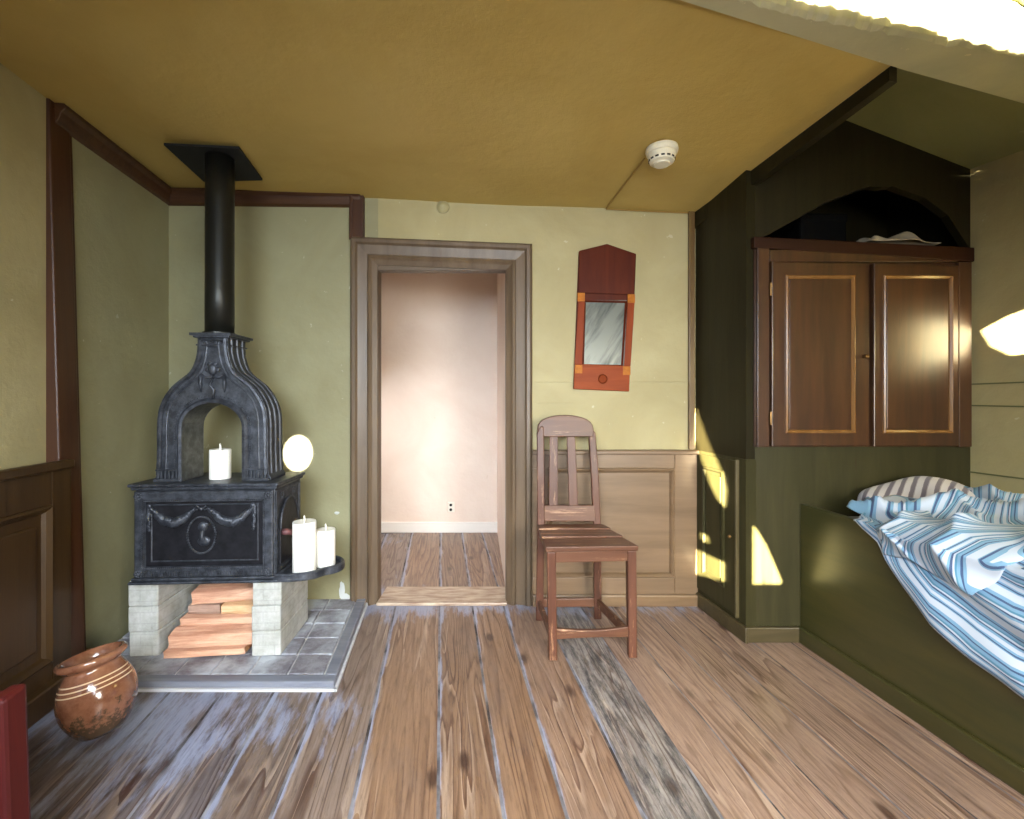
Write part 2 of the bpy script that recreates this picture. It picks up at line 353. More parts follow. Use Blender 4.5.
# made-up openings in the unseen rear wall, cut to shape the sun patches
YB = -1.0
def p_on(px, py, kind):
    r = (px-512)/F
    if kind == 'part': Y = (1.028+.18*2.64)/(r+.18); return at(px, py, Y)
    if kind == 'right': Y = (2.19+.2*2.24)/(r+.2); return at(px, py, Y)
    return at(px, py, {'frontal': 2.24, 'front': DW, 'wain': DW-.03}[kind])
lit = [('part', [(696, 408), (706, 436), (715, 458), (722, 474), (726, 490), (724, 507), (716, 498), (709, 484), (702, 462), (696, 440)]),
       ('part', [(697, 549), (723, 561), (723, 579), (696, 573)]), ('part', [(700, 532), (707, 535), (708, 542), (701, 539)]),
       ('frontal', [(752, 525), (757, 531), (765, 544), (781, 581), (779, 583), (764, 583), (763, 577), (762, 583), (752, 583)]),
       ('right', [(976, 333), (1000, 320), (1040, 305), (1090, 290), (1090, 365), (1040, 352), (1003, 357), (985, 348)]),
       ]
def holed(name, outer, holes, m):
    polys = [outer]+holes; allp = [p for q in polys for p in q]
    bm = bmesh.new(); vs = [bm.verts.new(p) for p in allp]
    for tri in tessellate_polygon([[Vector(p) for p in q] for q in polys]):
        try: bm.faces.new([vs[i] for i in tri])
        except ValueError: pass
    me = bpy.data.meshes.new(name); bm.to_mesh(me); bm.free(); o = bpy.data.objects.new(name, me); col.objects.link(o); me.materials.append(m); return o
rear = []
for kind, pl in lit:
    hole = []
    for px, py in pl:
        p = p_on(px, py, kind); k = (p.y-YB)/SUN.y; hole.append(p-SUN*k)
    rear.append(hole)
k = lambda p: Vector(p)-SUN*((p[1]-YB)/SUN.y)
rear.append([k(q) for q in ((.42, 1.30, 2.335), (.42, 1.30, 2.62), (2.3, 1.60, 2.62), (2.3, 1.64, 2.285), (1.5, 1.5, 2.30), (1.0, 1.42, 2.33))])
struct(holed('wall_back', [Vector((-1.5, YB, 0)), Vector((3.1, YB, 0)), Vector((3.1, YB, 3.3)), Vector((-1.5, YB, 3.3))], rear, M['wall']))
struct(holed('wall_left', [LW(-.1, 0, 0), LW(3.8, 0, 0), LW(3.8, 3.3, 0), LW(-.1, 3.3, 0)], [], M['wall']))
struct(lbox(MB(), -.06, .73, 0, 2.75, 0, .004).build('wall_left', M['recess']))
# ceiling
def cz(x, y): return 2.317-.0434*(x+1.929)+.0322*(x+1.929)*(DW-y)
bm = bmesh.new(); N = 24; g = {}
for i in range(N+1):
    for j in range(N+1):
        s = i/N; t = j/N
        xa0, xb0 = -2.1, 1.02
        yf, = (DW+.05,)
        x = xa0+(xb0-xa0)*s; ye = 1.216+.3*(x)-.03
        y = yf+(ye-yf)*t
        if True:
            xr = 1.016+.27*(DW-y); xl = -2.1; x = xl+(xr-xl)*s; ye = 1.216+.3*x-.03; y = yf+(ye-yf)*t
            xr = 1.016+.27*(DW-y); x = xl+(xr-xl)*s
        g[i, j] = bm.verts.new((x, y, cz(x, y)+.004*math.sin(5*x+2*y)*math.sin(3.1*y)))
for i in range(N):
    for j in range(N): bm.faces.new([g[i, j], g[i+1, j], g[i+1, j+1], g[i, j+1]])
me = bpy.data.meshes.new('ceiling'); bm.to_mesh(me); bm.free(); o = bpy.data.objects.new('ceiling', me); col.objects.link(o); me.materials.append(M['ceiling'])
for p in me.polygons: p.use_smooth = True
struct(o)
# plastered beam above the camera, its near face in the sun
bb = bmesh.new(); xs = [-2.2+.016*i for i in range(312)]; rows = []
for x in xs:
    fy = 1.216+.3*x; ny = min(fy-.07, 1.243+.181*x); zb = 2.305-.024*(x-.4)
    if x > 1.35: zb = 2.282+(x-1.35)*.0
    j = .010*noise.noise(Vector((x*9, 0, 3)))+.009*noise.noise(Vector((x*31, 1, 3)))+.006*noise.noise(Vector((x*70, 1, 3)))
    rows.append([bb.verts.new(q) for q in ((x, fy, 2.9), (x, fy, zb), (x, (fy+ny)/2, zb), (x, ny+j+.012, zb), (x, ny+j, zb+.012+j), (x, ny-.01+j, zb+.05), (x, ny-.01-j, zb+.10), (x, ny-.01, 3.05))])
for a, b in zip(rows, rows[1:]):
    for q in range(7): bb.faces.new([a[q], a[q+1], b[q+1], b[q]])
bmesh.ops.recalc_face_normals(bb, faces=bb.faces)
me = bpy.data.meshes.new('trim_1'); bb.to_mesh(me); bb.free(); o = bpy.data.objects.new('trim_1', me); col.objects.link(o); me.materials.append(M['beam']); struct(o)
struct(MB().box(-2.3, 3.2, -1.1, 2.1, 3.0, 3.05).build('ceiling', M['beam'])); 
# cornice along the recess, and the post beside it
mb = MB()
prof = [(0, .0), (0, .045), (-.02, .05), (-.035, .035), (-.05, .03), (-.075, .02), (-.085, .0)]
P0 = LW(.80, 0, 0)
pth = [(P0.x, P0.y), (LO.x, LO.y), (-.84, DW)]
rows = []
for i, (x, y) in enumerate(pth):
    nl = LN; nf = Vector((0, -1, 0)); m = nl if i == 0 else nf if i == 2 else (nl+nf)/(1+nl.dot(nf))
    rows.append([mb.bm.verts.new(Vector((x, y, 2.312-(.012 if i == 2 else 0)+o_))+m*d) for o_, d in prof])
for a, b in zip(rows, rows[1:]):
    for j in range(len(prof)): mb.bm.faces.new([a[j], a[(j+1) % len(prof)], b[(j+1) % len(prof)], b[j]])
mb.bm.faces.new(rows[0]); mb.bm.faces.new(rows[-1][::-1])
cor = struct(mb.build('trim_2', M['trim_h'], bevel=.003))
tt = MB().box(-.905, -.825, DW-.03, DW+.01, 2.03, 2.285); tt.box(-.90, -.885, DW-.04, DW+.01, 2.03, 2.285); tt.build('drop_post', M['trim'], cor, bevel=.004)
mb = MB(); lbox(mb, .72, .825, 0, 2.315, -.01, .07, .01); mb.build('trim_3', M['trim'], bevel=.006); struct(bpy.data.objects['trim_3'])
mb = MB(); lbox(mb, .70, .72, 0, 2.24, -.01, .06, .005); mb.build('bead', M['edge'] if False else M['trim'], bpy.data.objects['trim_3'], bevel=.004)
# left dado
da = struct(lbox(MB(), .80, 3.7, 0, .90, -.01, .055).build('wall_left', M['dado']))
mb = MB(); lbox(mb, .80, 3.7, .875, .91, .05, .085); mb.build('cap_rail', M['dado'], da, bevel=.008)
def lrail(s0, s1, z0, z1, name): lbox(MB(), s0, s1, z0, z1, .05, .07).build(name, M['dado'], da, bevel=.003)
lrail(.80, .893, 0, .88, 'stile'); lrail(.893, 1.75, .75, .88, 'rail'); lrail(.893, 1.75, 0, .16, 'rail'); lrail(1.75, 1.87, 0, .88, 'stile'); lrail(1.87, 3.7, .75, .88, 'rail'); lrail(1.87, 3.7, 0, .16, 'rail')
MB().sweep([(.893, .16), (1.75, .16), (1.75, .75), (.893, .75)], [(0, .05), (0, .072), (.008, .078), (.022, .066), (.03, .055)], LW, True).build('panel_moulding', M['dado'], da)
lbox(MB(), .95, 1.69, .225, .685, .05, .064).build('raised_panel', M['dado'], da, bevel=.01)
struct(lbox(MB(), .66, 3.7, 0, .095, -.01, .10).build('baseboard_left', M['dado'], bevel=.008))
# door casing
door = struct(empty('door_1', ((OL+OR_)/2, DW, 0))); dl = door.location.copy()
fn = lambda u, v, d: Vector((u, DW-d, v))-dl
prof = [(0, -.02), (0, .03), (.012, .042), (.03, .042), (.04, .03), (.048, .028), (.09, .02), (.096, .03), (.108, .034), (.12, .024), (.145, .012), (.15, -.02)]
MB().sweep([(-.022+.134, .0), (.112, 2.005), (-.897, 2.045), (-.897, 0)], prof, fn).build('casing', M['casing'], door)
for side, (x0, x1) in enumerate(((OL-.014, OL+.002), (OR_-.002, OR_+.014))): MB().box(x0-dl.x, x1-dl.x, -.005, .06, 0, OT).build('jamb', M['casing'], door, bevel=.003)
MB().box(OL-dl.x, OR_-dl.x, -.005, .06, OT-.02, OT+.01).build('head_jamb', M['casing_h'], door)
MB().box(OL-.0-dl.x, OR_-dl.x, -.04, .19, 0, .018).build('threshold', plain('scuffed_threshold', (190, 172, 150), .4, 0, (140, 112, 92), 9, .2, stretch=(1, 5, 5)), door, bevel=.005)
MB().box(-.91-dl.x, .125-dl.x, -.055, .0, 2.0-.0, 2.0).bm.free()
# strip of paint-worn batten over the doorway
# wainscot to the right of the door
ws = struct(MB().box(.112, 1.03, DW-.022, DW, .06, .84).build('wall_front', M['wainscot']))
for nm, a in (('rail', (.112, .90, DW-.036, DW-.02, .76, .845)), ('rail', (.112, .90, DW-.036, DW-.02, .05, .155)), ('stile', (.90, 1.03, DW-.036, DW-.02, .05, .845)), ('stile', (.112, .20, DW-.036, DW-.02, .155, .76))):
    MB().box(*a).build(nm, M['wainscot'], ws, bevel=.004)
MB().sweep([(.90, .155), (.90, .76), (.20, .76), (.20, .155)], [(0, .02), (0, .04), (.008, .044), (.02, .034), (.026, .02)], lambda u, v, d: Vector((u, DW-d, v)), True).build('panel_moulding', M['wainscot'], ws)
MB().box(.112, 1.03, DW-.055, DW, .838, .862).build('cap_rail', M['wainscot'], ws, bevel=.006)
struct(MB().box(.112, 1.03, DW-.052, DW, 0, .065).build('baseboard_front', M['base'], bevel=.006))
# wooden batten joints in the wall above (thin board edges showing through the paint)
j1 = MB(); j1.box(.125, .99, DW-.006, DW, 1.237, 1.2435); j1.box(.125, .345, DW-.004, DW, 1.12, 1.123)
struct(j1.build('trim_4', M['wall'], bevel=.002))
j1 = MB().box(.985, 1.02, DW-.02, DW, .86, 2.2).build('trim_5', painted_wood('gold_brown_post', (110, 88, 44), (84, 58, 30), .4, 'z'), bevel=.004); struct(j1)
# corridor behind the doorway
struct(MB().box(-2.4, .3, 4.03, 4.1, 0, 2.5).build('wall_rear', M['corridor']))
struct(MB().hexa([(-.028, DW+.05, 0), (.1, DW+.05, 0), (.1, 4.05, 0), (-.128, 4.05, 0), (-.028, DW+.05, 2.5), (.1, DW+.05, 2.5), (.1, 4.05, 2.5), (-.128, 4.05, 2.5)]).build('wall_corridor_right', M['corridor']))
struct(MB().box(-1.75, -1.65, 2.79, 4.05, 0, 2.5).build('wall_corridor_left', M['corridor']))
struct(MB().box(-2.4, .3, 2.7, 4.1, 2.32, 2.4).build('ceiling', M['corridor']))
struct(MB().box(-1.65, -.12, 4.008, 4.03, 0, .09).build('baseboard_rear', plain('white_baseboard', (232, 226, 218), .4), bevel=.005))
o = empty('wall_outlet', at(451, 507, 4.03)); tag(o, 'small white wall socket low on the cream corridor wall, seen through the doorway', 'socket')
MB().box(-.03, .03, -.012, 0, -.045, .045).build('face_plate', M['outlet'], o, bevel=.006)
for zz in (-.02, .02): MB().lathe([(.012, 0), (.012, .004)], (0, -.012, zz), 12, Matrix.Rotation(R(90), 3, 'X')).build('socket_hole', M['slot'], o)

# ------------------------------------------------------------------ right-hand partition, alcove
PO = Vector((1.028, 2.64, 0)); PD = Vector((.18, -1, 0)).normalized(); PN = Vector((-1, -.18, 0)).normalized()
def PW(s, z, n): return PO+PD*s+PN*n+Vector((0, 0, z))
def pbox(mb, s0, s1, z0, z1, n0, n1): return mb.hexa([PW(s0, z0, n0), PW(s1, z0, n0), PW(s1, z0, n1), PW(s0, z0, n1), PW(s0, z1, n0), PW(s1, z1, n0), PW(s1, z1, n1), PW(s0, z1, n1)])
FY = 2.225
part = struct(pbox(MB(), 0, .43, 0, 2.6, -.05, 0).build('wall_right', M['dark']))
M['low'] = painted_wood('worn_olive_paint_lit', (46, 44, 24), (60, 56, 33), .42, 'z', (52, 40, 24), .6, spec=.3)  # lighter olive below the dark: fall of light painted as a second colour
pbox(MB(), 0.0, .432, 0, .86, -.052, .003).build('lit_lower_part', M['low'], part)
hd = Vector((.27, -1, 0)).normalized(); hn = Vector((1, .27, 0)).normalized(); h0 = Vector((1.018, DW, 0))
mb = MB(); q = [h0, h0+hn*.05]
def HW(s, n, z): return h0+hd*s+hn*n+Vector((0, 0, z))
a, b = HW(0, 0, 0), HW(1.06, 0, 0)
mb.hexa([HW(.0, .0, 2.10), HW(1.06, .0, cz(b.x, b.y)-.045), HW(1.06, .035, cz(b.x, b.y)-.045), HW(0, .035, 2.10), HW(0, 0, 2.6), HW(1.06, 0, 2.7), HW(1.06, .035, 2.7), HW(0, .035, 2.6)])
mb.build('ceiling_edge_board', M['dark'], part)
fr = struct(MB().box(1.105, 2.32, FY, FY+.04, 0, .925).build('wall_alcove', M['low']))
MB().box(1.105, 1.235, FY, FY+.04, .925, 1.90).build('stile', M['dark'], fr)
hp = [(750, 240), (766, 236), (793, 221), (800, 217), (825, 203), (858, 190), (870, 186), (882, 187.5), (892, 186), (905, 191), (925, 198), (948, 215), (972, 252), (990, 252), (1010, 60), (750, 60)]
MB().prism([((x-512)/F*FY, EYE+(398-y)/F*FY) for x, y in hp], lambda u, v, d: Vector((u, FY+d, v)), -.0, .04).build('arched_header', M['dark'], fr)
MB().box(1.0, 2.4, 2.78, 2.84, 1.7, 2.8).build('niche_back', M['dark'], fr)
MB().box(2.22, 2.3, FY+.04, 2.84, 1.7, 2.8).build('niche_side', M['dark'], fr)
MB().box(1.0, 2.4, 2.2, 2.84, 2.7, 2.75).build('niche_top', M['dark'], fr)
# alcove long wall
def AW(s, z, n): return Vector((2.17-.18*-s, FY-s, z))+Vector((-1, -.18, 0)).normalized()*n
al = MB(); al.hexa([AW(-.03, 0, -.05), AW(3.3, 0, -.05), AW(3.3, 0, 0), AW(-.03, 0, 0), AW(-.03, 3.1, -.05), AW(3.3, 3.1, -.05), AW(3.3, 3.1, 0), AW(-.03, 3.1, 0)])
alw = struct(al.build('wall_right', M['wall']))
jb = MB()
for z0, z1 in ((1.215, 1.235), (1.115, 1.10), (.80, .815)):
    jb.hexa([AW(0, z0-.003, 0), AW(1.5, z1-.003, 0), AW(1.5, z1-.003, .006), AW(0, z0-.003, .006), AW(0, z0+.003, 0), AW(1.5, z1+.003, 0), AW(1.5, z1+.003, .006), AW(0, z0+.003, .006)])
jb.build('board_joint', plain('dark_joint', (96, 98, 62), .6), alw)
# slanting soffit over the bed
sf = lambda x: 2.475-.393*(x-1.554)
struct(MB().hexa([(1.10, 1.2, sf(1.10)), (2.75, 1.2, sf(2.75)), (2.75, FY+.01, sf(2.75)), (1.10, FY+.01, sf(1.10)), (1.10, 1.2, sf(1.1)+.05), (2.75, 1.2, sf(2.75)+.05), (2.75, FY+.01, sf(2.75)+.05), (1.1, FY+.01, sf(1.1)+.05)]).build('ceiling', plaster('green_grey_soffit', (122, 122, 78), (136, 134, 90), (150, 150, 110))))
M['base2'] = painted_wood('olive_brown_baseboard', (60, 52, 32), (80, 70, 46), .35, 'x', (140, 122, 90), .66)
# partition baseboard
struct(pbox(MB(), 0, .45, 0, .075, 0, .018).build('baseboard_right', M['base2'], bevel=.005))
struct(MB().box(1.10, 1.37, FY-.02, FY, 0, .072).build('baseboard_alcove', M['base2'], bevel=.005))
# small cupboard door in the partition
sdn = empty('small_cupboard_door', PW(.2, .1, 0)); dl2 = sdn.location.copy(); pw = lambda u, v, d: PW(u, v, d)-dl2
def pb(s0, s1, z0, z1, n0, n1): return MB().hexa([p-dl2 for p in (PW(s0, z0, n0), PW(s1, z0, n0), PW(s1, z0, n1), PW(s0, z0, n1), PW(s0, z1, n0), PW(s1, z1, n0), PW(s1, z1, n1), PW(s0, z1, n1))])
tag(sdn, 'narrow low panelled door in the dark partition beside the tan wainscot', 'cupboard door')
pb(.035, .375, .10, .845, .0, .012).build('door_leaf', M['low'], sdn, bevel=.003)
MB().sweep([(.10, .20), (.285, .20), (.285, .785), (.10, .785)], [(0, .01), (0, .02), (.01, .024), (.02, .014), (.02, .01)], pw, True).build('panel_moulding', M['low'], sdn)
pb(.13, .255, .235, .75, .01, .017).build('raised_panel', M['low'], sdn, bevel=.006)
pb(.372, .384, .09, .852, .0, .02).build('edge_bead', painted_wood('worn_bead', (70, 62, 38), (92, 82, 56), .4), sdn, bevel=.003)
MB().ball(PW(.335, .47, .02)-dl2, .009, seg=12, rings=8).build('keyhole_knob', M['brass'], sdn, smooth=True)

# ------------------------------------------------------------------ wall cupboard
cb = empty('wall_cupboard', (1.68, FY, .92)); tag(cb, 'dark brown two-door panelled wall cupboard above the foot of the box bed', 'cupboard')
c0 = cb.location.copy()
X = lambda px: (px-512)/F*2.2 - c0.x
Z = lambda py: EYE+(398-py)/F*2.2 - c0.z
# carcass behind the doors; its top slopes gently
MB().hexa([(X(756), -.012, Z(447)), (X(972), -.012, Z(447)), (X(972), .50, Z(447)), (X(756), .50, Z(447)), (X(756), -.012, Z(239)), (X(972), -.012, Z(250)), (X(972), .50, Z(250)), (X(756), .50, Z(239))]).build('carcass', M['cup'], cb)
MB().hexa([(X(753), -.034, Z(248)), (X(973), -.034, Z(262)), (X(973), .0, Z(262)), (X(753), .0, Z(248)), (X(753), -.034, Z(237)), (X(973), -.034, Z(248)), (X(973), .0, Z(248)), (X(753), 0, Z(237))])  .build('top_rail', painted_wood('dark_cornice', (36, 16, 8), (48, 24, 12), .5, 'x', spec=.2), cb, bevel=.004)
for (a, b, yt0, yt1, pa, pb_, knob) in ((770, 868, 262, 264, 787, 850, 862), (871, 957, 264, 266, 884, 947, 0)):
    d = MB().hexa([(X(a), -.035, Z(446)), (X(b), -.035, Z(446)), (X(b), -.012, Z(446)), (X(a), -.012, Z(446)), (X(a), -.035, Z(yt0)), (X(b), -.035, Z(yt1)), (X(b), -.012, Z(yt1)), (X(a), -.012, Z(yt0))]).build('door', M['cup'], cb, bevel=.004)
    fn2 = lambda u, v, dd: Vector((u, -.035-dd, v))
    MB().sweep([(X(pa-3), Z(433)), (X(pb_+3), Z(433)), (X(pb_+3), Z(276)), (X(pa-3), Z(276))], [(0, -.004), (0, .008), (.006, .012), (.014, .004), (.018, -.004)], fn2, True).build('panel_moulding', painted_wood('rubbed_moulding', (112, 78, 40), (140, 100, 56), .25, 'z', coat=.3), d)
    MB().box(X(pa+1), X(pb_-1), -.038, -.034, Z(429), Z(280)).build('panel', M['cup'], d, bevel=.003)
    MB().tube([(X(a)+.002, -.042, Z(446)), (X(a)+.002, -.042, Z(yt0))], .004).build('edge_bead', M['cup'], d)
    if knob:
        MB().lathe([(.0, .0), (.009, .002), (.006, .012), (.011, .018), (.009, .026), (0, .028)], (X(862), -.036, Z(357)), 14, Matrix.Rotation(R(90), 3, 'X')).build('knob', M['brass'], d, smooth=True)
    for zz in ((290, 418) if knob else ()): MB().tube([(X(a)-.004, -.04, Z(zz)-.03), (X(a)-.004, -.04, Z(zz)+.03)], .006).build('hinge', M['brass'], d)
MB().box(X(757), X(769), -.03, -.0, Z(447), Z(244)).build('stile', M['cup'], cb, bevel=.003)
MB().box(X(958), X(971), -.03, -.0, Z(447), Z(262)).build('stile', M['cup'], cb, bevel=.003)
MB().box(X(769), X(958), -.03, -.0, Z(262), Z(250)).build('head_rail', M['cup'], cb, bevel=.003)
ztop = lambda px: EYE+(398-(239+(px-756)*.051))/F*2.2
bx = empty('storage_box', ((824-512)/F*2.32, 2.32, ztop(824)+.002)); tag(bx, 'black box standing on top of the wall cupboard, under the arch', 'box')
MB().box(-.115, .115, 0, .26, 0, .15).build('body', M['black'], bx, bevel=.012)
MB().box(-.12, .12, -.005, .265, .135, .185).build('lid', M['black'], bx, bevel=.015)
# crumpled cloth
bm = bmesh.new(); n = 26; g = {}
for i in range(n+1):
    for j in range(11):
        u = i/n; v = j/10; ed = min(u, 1-u, v*1., (1-v))*4; ed = min(ed, 1)
        prof_ = [.01, .03, .08, .055, .03, .045, .06, .055, .025, .018, .01]; h = prof_[min(10, int(u*10))]*(1-(u*10 % 1))+prof_[min(10, int(u*10)+1)]*(u*10 % 1)
        z = .004+h*ed*(.75+.3*math.sin(7*v+9*u)); g[i, j] = bm.verts.new((u*.35, v*.2+.02*math.sin(9*u), z+.012*u*-1+.012))
for i in range(n):
    for j in range(10): bm.faces.new([g[i, j], g[i+1, j], g[i+1, j+1], g[i, j+1]])
me = bpy.data.meshes.new('folded_cloth'); bm.to_mesh(me); bm.free(); o = bpy.data.objects.new('folded_cloth', me); col.objects.link(o); me.materials.append(M['linen'])
o.location = ((870-512)/F*2.2, 2.2, ztop(865)+.012); tag(o, 'crumpled off-white cloth lying on top of the wall cupboard', 'cloth'); q = o.modifiers.new('s', 'SOLIDIFY'); q.thickness = .006
q = o.modifiers.new('u', 'SUBSURF'); q.levels = q.render_levels = 1

# ------------------------------------------------------------------ box bed
def E(Y): return 1.36+.15*(2.24-Y)
bd = empty('box_bed', (E(1.4)+.3, 1.2, 0)); b0 = bd.location.copy(); tag(bd, 'built-in box bed with a plain olive side board, along the right wall', 'bed')
def bh(mb, y0, y1, n0, n1, z0, z1): return mb.hexa([Vector(p)-b0 for p in ((E(y0)+n0, y0, z0), (E(y0)+n1, y0, z0), (E(y1)+n1, y1, z0), (E(y1)+n0, y1, z0), (E(y0)+n0, y0, z1), (E(y0)+n1, y0, z1), (E(y1)+n1, y1, z1), (E(y1)+n0, y1, z1))])
bh(MB(), -.5, FY, 0, .03, .0, .65).build('side_board', M['olive'], bd, bevel=.006)
bh(MB(), -.5, FY, -.018, 0, 0, .075).build('base_rail', M['olive'], bd, bevel=.006)
MB().hexa([Vector(p)-b0 for p in ((E(-.5)+.03, -.5, .2), (2.6, -.5, .2), (2.15, FY-.01, .2), (E(FY)+.03, FY-.01, .2), (E(-.5)+.03, -.5, .60), (2.6, -.5, .60), (2.15, FY-.01, .60), (E(FY)+.03, FY-.01, .60))]).build('mattress', M['mattress'], bd, bevel=.03)

# quilt: sheet coordinate s across (s < 0 on the bed, 0 at the board's edge, > 0 hanging), Y along
def interp(x, tab):
    if x <= tab[0][0]: return tab[0][1]
    for (a, b), (c, d) in zip(tab, tab[1:]):
        if x <= c: return b+(d-b)*(x-a)/(c-a)
    return tab[-1][1]
hang = lambda Y: interp(Y, [(.5, .46), (1.37, .375), (1.47, .345), (1.60, .29), (1.70, .20), (1.745, .14), (1.80, .07), (1.86, .035), (1.93, -.02), (2.2, -.04)])
fold = lambda a, w_: math.exp(-(a/w_)**2)
def qpos(Y, s, lift=0.):
    wx = E(Y)
    if s <= 0:
        x = wx-s; z = .657; d = -s
        z += .075*min(1, d/.25)
        ph = noise.noise(Vector((x*3.2, Y*3.2, 2)))
        rid = (1-abs(math.sin(9*(x*.75+Y*.9)+4*ph)))**2*.05+(1-abs(math.sin(13*(x-.55*Y)+3*ph+1)))**2*.03
        z += rid*min(1, d/.08)+.03*ph*min(1, d/.1)
        z += lift; out = 0
    else:
        r = .02; z = .657-max(0, s-.01); ph = noise.noise(Vector((Y*4, s*3, 5)))
        amp = min(1, s/.12)
        out = .010+.012*amp*(1+math.sin(30*(Y*.55+s*.9)+3*ph))+.02*fold(s-.0, .05)
        x = wx-out-lift; z += .0
    return Vector((x, Y, z))
def sheet(name, mb_fn, nu, nv, m, parent=None, thick=.008):
    bm = bmesh.new(); uvl = bm.loops.layers.uv.new('uv'); g = {}
    for i in range(nu+1):
        for j in range(nv+1):
            p, uv = mb_fn(i/nu, j/nv); g[i, j] = (bm.verts.new(p), uv)
    for i in range(nu):
        for j in range(nv):
            q = [g[i, j], g[i+1, j], g[i+1, j+1], g[i, j+1]]; fc = bm.faces.new([a[0] for a in q]); fc.smooth = True
            for lp, a in zip(fc.loops, q): lp[uvl].uv = a[1]
    bmesh.ops.recalc_face_normals(bm, faces=bm.faces)
    me = bpy.data.meshes.new(name); bm.to_mesh(me); bm.free(); o = bpy.data.objects.new(name, me); col.objects.link(o); me.materials.append(m)
    if parent: o.parent = parent
    if thick: q = o.modifiers.new('t', 'SOLIDIFY'); q.thickness = thick; q.offset = 0
    return o
def q1(a, b):
    Y = 2.02-1.5*a; h = hang(Y); s = -.62+(h+.62)*b
    if Y > 1.93: s = -.62+(h+.60)*b
    ph = noise.noise(Vector((Y*2.3, s*2.3, 7)))
    if s > -.03: v = (s-h)/.092
    else: v = (-h-.03)/.092+(s+.03)*8.5+.9*math.sin(5*Y+4*s)+1.6*ph
    return qpos(Y, s), (Y, v)
quilt = empty('striped_quilt', (E(1.4)+.3, 1.4, .66)); ql = quilt.location.copy(); tag(quilt, 'rumpled white quilt with blue and teal stripes hanging over the bed side', 'quilt')
sheet('sheet', lambda a, b: (lambda r: (r[0]-ql, r[1]))(q1(a, b)), 150, 90, M['quilt'], quilt)
# turned-back fold lying over the board's edge, stripes running across it
def q2(a, b):
    Y = 1.80-.42*a; sl = -.17+.05*math.sin(6*a)
    h = interp(a, [(0, -.02), (.1, .10), (.3, .09), (.55, .12), (.8, .14), (1, .02)])
    s = sl+(h-sl)*b; bulge = math.sin(math.pi*min(1, max(0, b)))**.6*math.sin(math.pi*min(1, max(.0, a)))**.5
    p = qpos(Y, s, .012+.032*bulge)
    rr = (1-abs(math.sin(7.5*a-3.2*b+.6)))**2*.022
    p += Vector((-rr, -rr*.3, rr*.7))
    return p-ql, (s, (Y-.35*s)/.078+.5*math.sin(5*b+2*a))
sheet('turned_fold', q2, 60, 40, M['quilt'], quilt)
def q3(a, b):
    Y = 2.12-.55*a; x = 1.74+.36*b+.05*a
    ed = min(a, 1-a, b*1.2, 1-b)*5; ed = min(1, ed)
    z = .68+.085*ed**.5+.025*math.sin(8*x+11*Y+2*math.sin(5*Y))*ed
    return Vector((x, Y, z))-ql, (x, (Y*.5+x*.5)/.06+.6*math.sin(7*x))
sheet('heaped_end', q3, 60, 40, M['quilt'], quilt)
# pillow
def pil(a, b):
    u = 2*a-1; v = math.pi*2*b
    r = (1-abs(u)**3.2)**(1/2.2) if abs(u) < 1 else 0
    sx_ = math.cos(v); sz = math.sin(v)
    y = .17*r*math.copysign(abs(sx_)**.8, sx_); z = .065*r*math.copysign(abs(sz)**.9, sz)*(1+.12*math.sin(5*u))
    return Vector((.21*u, y, z)), (u, (u*.21-y*.85)/.052)
pilo = sheet('striped_pillow', pil, 40, 40, M['pillow'], thick=0); pilo.location = (1.745, 2.02, .70); pilo.rotation_euler = (R(14), R(-14), R(-10))
tag(pilo, 'grey and white striped pillow at the head of the box bed, partly under the quilt', 'pillow')

# ================================================================== HEARTH, STOVE
HZ = .03
HDv = Vector((-.148, 1, 0)); HO = Vector((-.70, 1.85, 0))
def hw(u, v, z): return HO+Vector((1, 0, 0))*u+HDv*v+Vector((0, 0, z))       # u <= 0 to the left, v towards the wall
hearth = empty('hearth', (-1.2, 2.2, 0)); tag(hearth, 'low raised hearth of slate tiles with a blue-grey kerb under the stove', 'hearth'); h_0 = hearth.location.copy()
def hb(mb, u0, u1, v0, v1, z0, z1): return mb.hexa([p-h_0 for p in (hw(u0, v0, z0), hw(u1, v0, z0), hw(u1, v1, z0), hw(u0, v1, z0), hw(u0, v0, z1), hw(u1, v0, z1), hw(u1, v1, z1), hw(u0, v1, z1))])
hb(MB(), -1.08, -.02, .01, .785, .0, .022).build('bed', M['grout'], hearth)
k = MB(); hb(k, -1.1, 0, 0, .05, 0, .034); k.build('kerb', M['kerb'], hearth, bevel=.006)
k = MB(); hb(k, -.05, 0, .05, .785, 0, .034); k.build('kerb', M['kerb'], hearth, bevel=.006)
k = MB(); hb(k, -1.1, .012, -.015, 0, 0, .012); hb(k, 0, .014, -.015, .785, 0, .012); k.build('kerb_foot', painted_wood('white_kerb_foot', (170, 170, 176), (200, 200, 204), .5, 'x'), hearth, bevel=.003)
tl = MB(); v = .055
for r_, dv in enumerate((.15, .14, .14, .15, .14)):
    u = -.055; 
    off = 0 if r_ % 2 == 0 else .0
    while u > -1.08:
        wd = .155+random.uniform(-.012, .012); u2 = max(u-wd, -1.08)
        z = .03+random.uniform(-.001, .002)
        if u-u2 > .02: hb(tl, u2+.004, u-.003, v+.004, min(v+dv, .783)-.003, .01, z)
        u = u2
    v += dv
tl.build('tiles', M['slate'], hearth, bevel=.005)
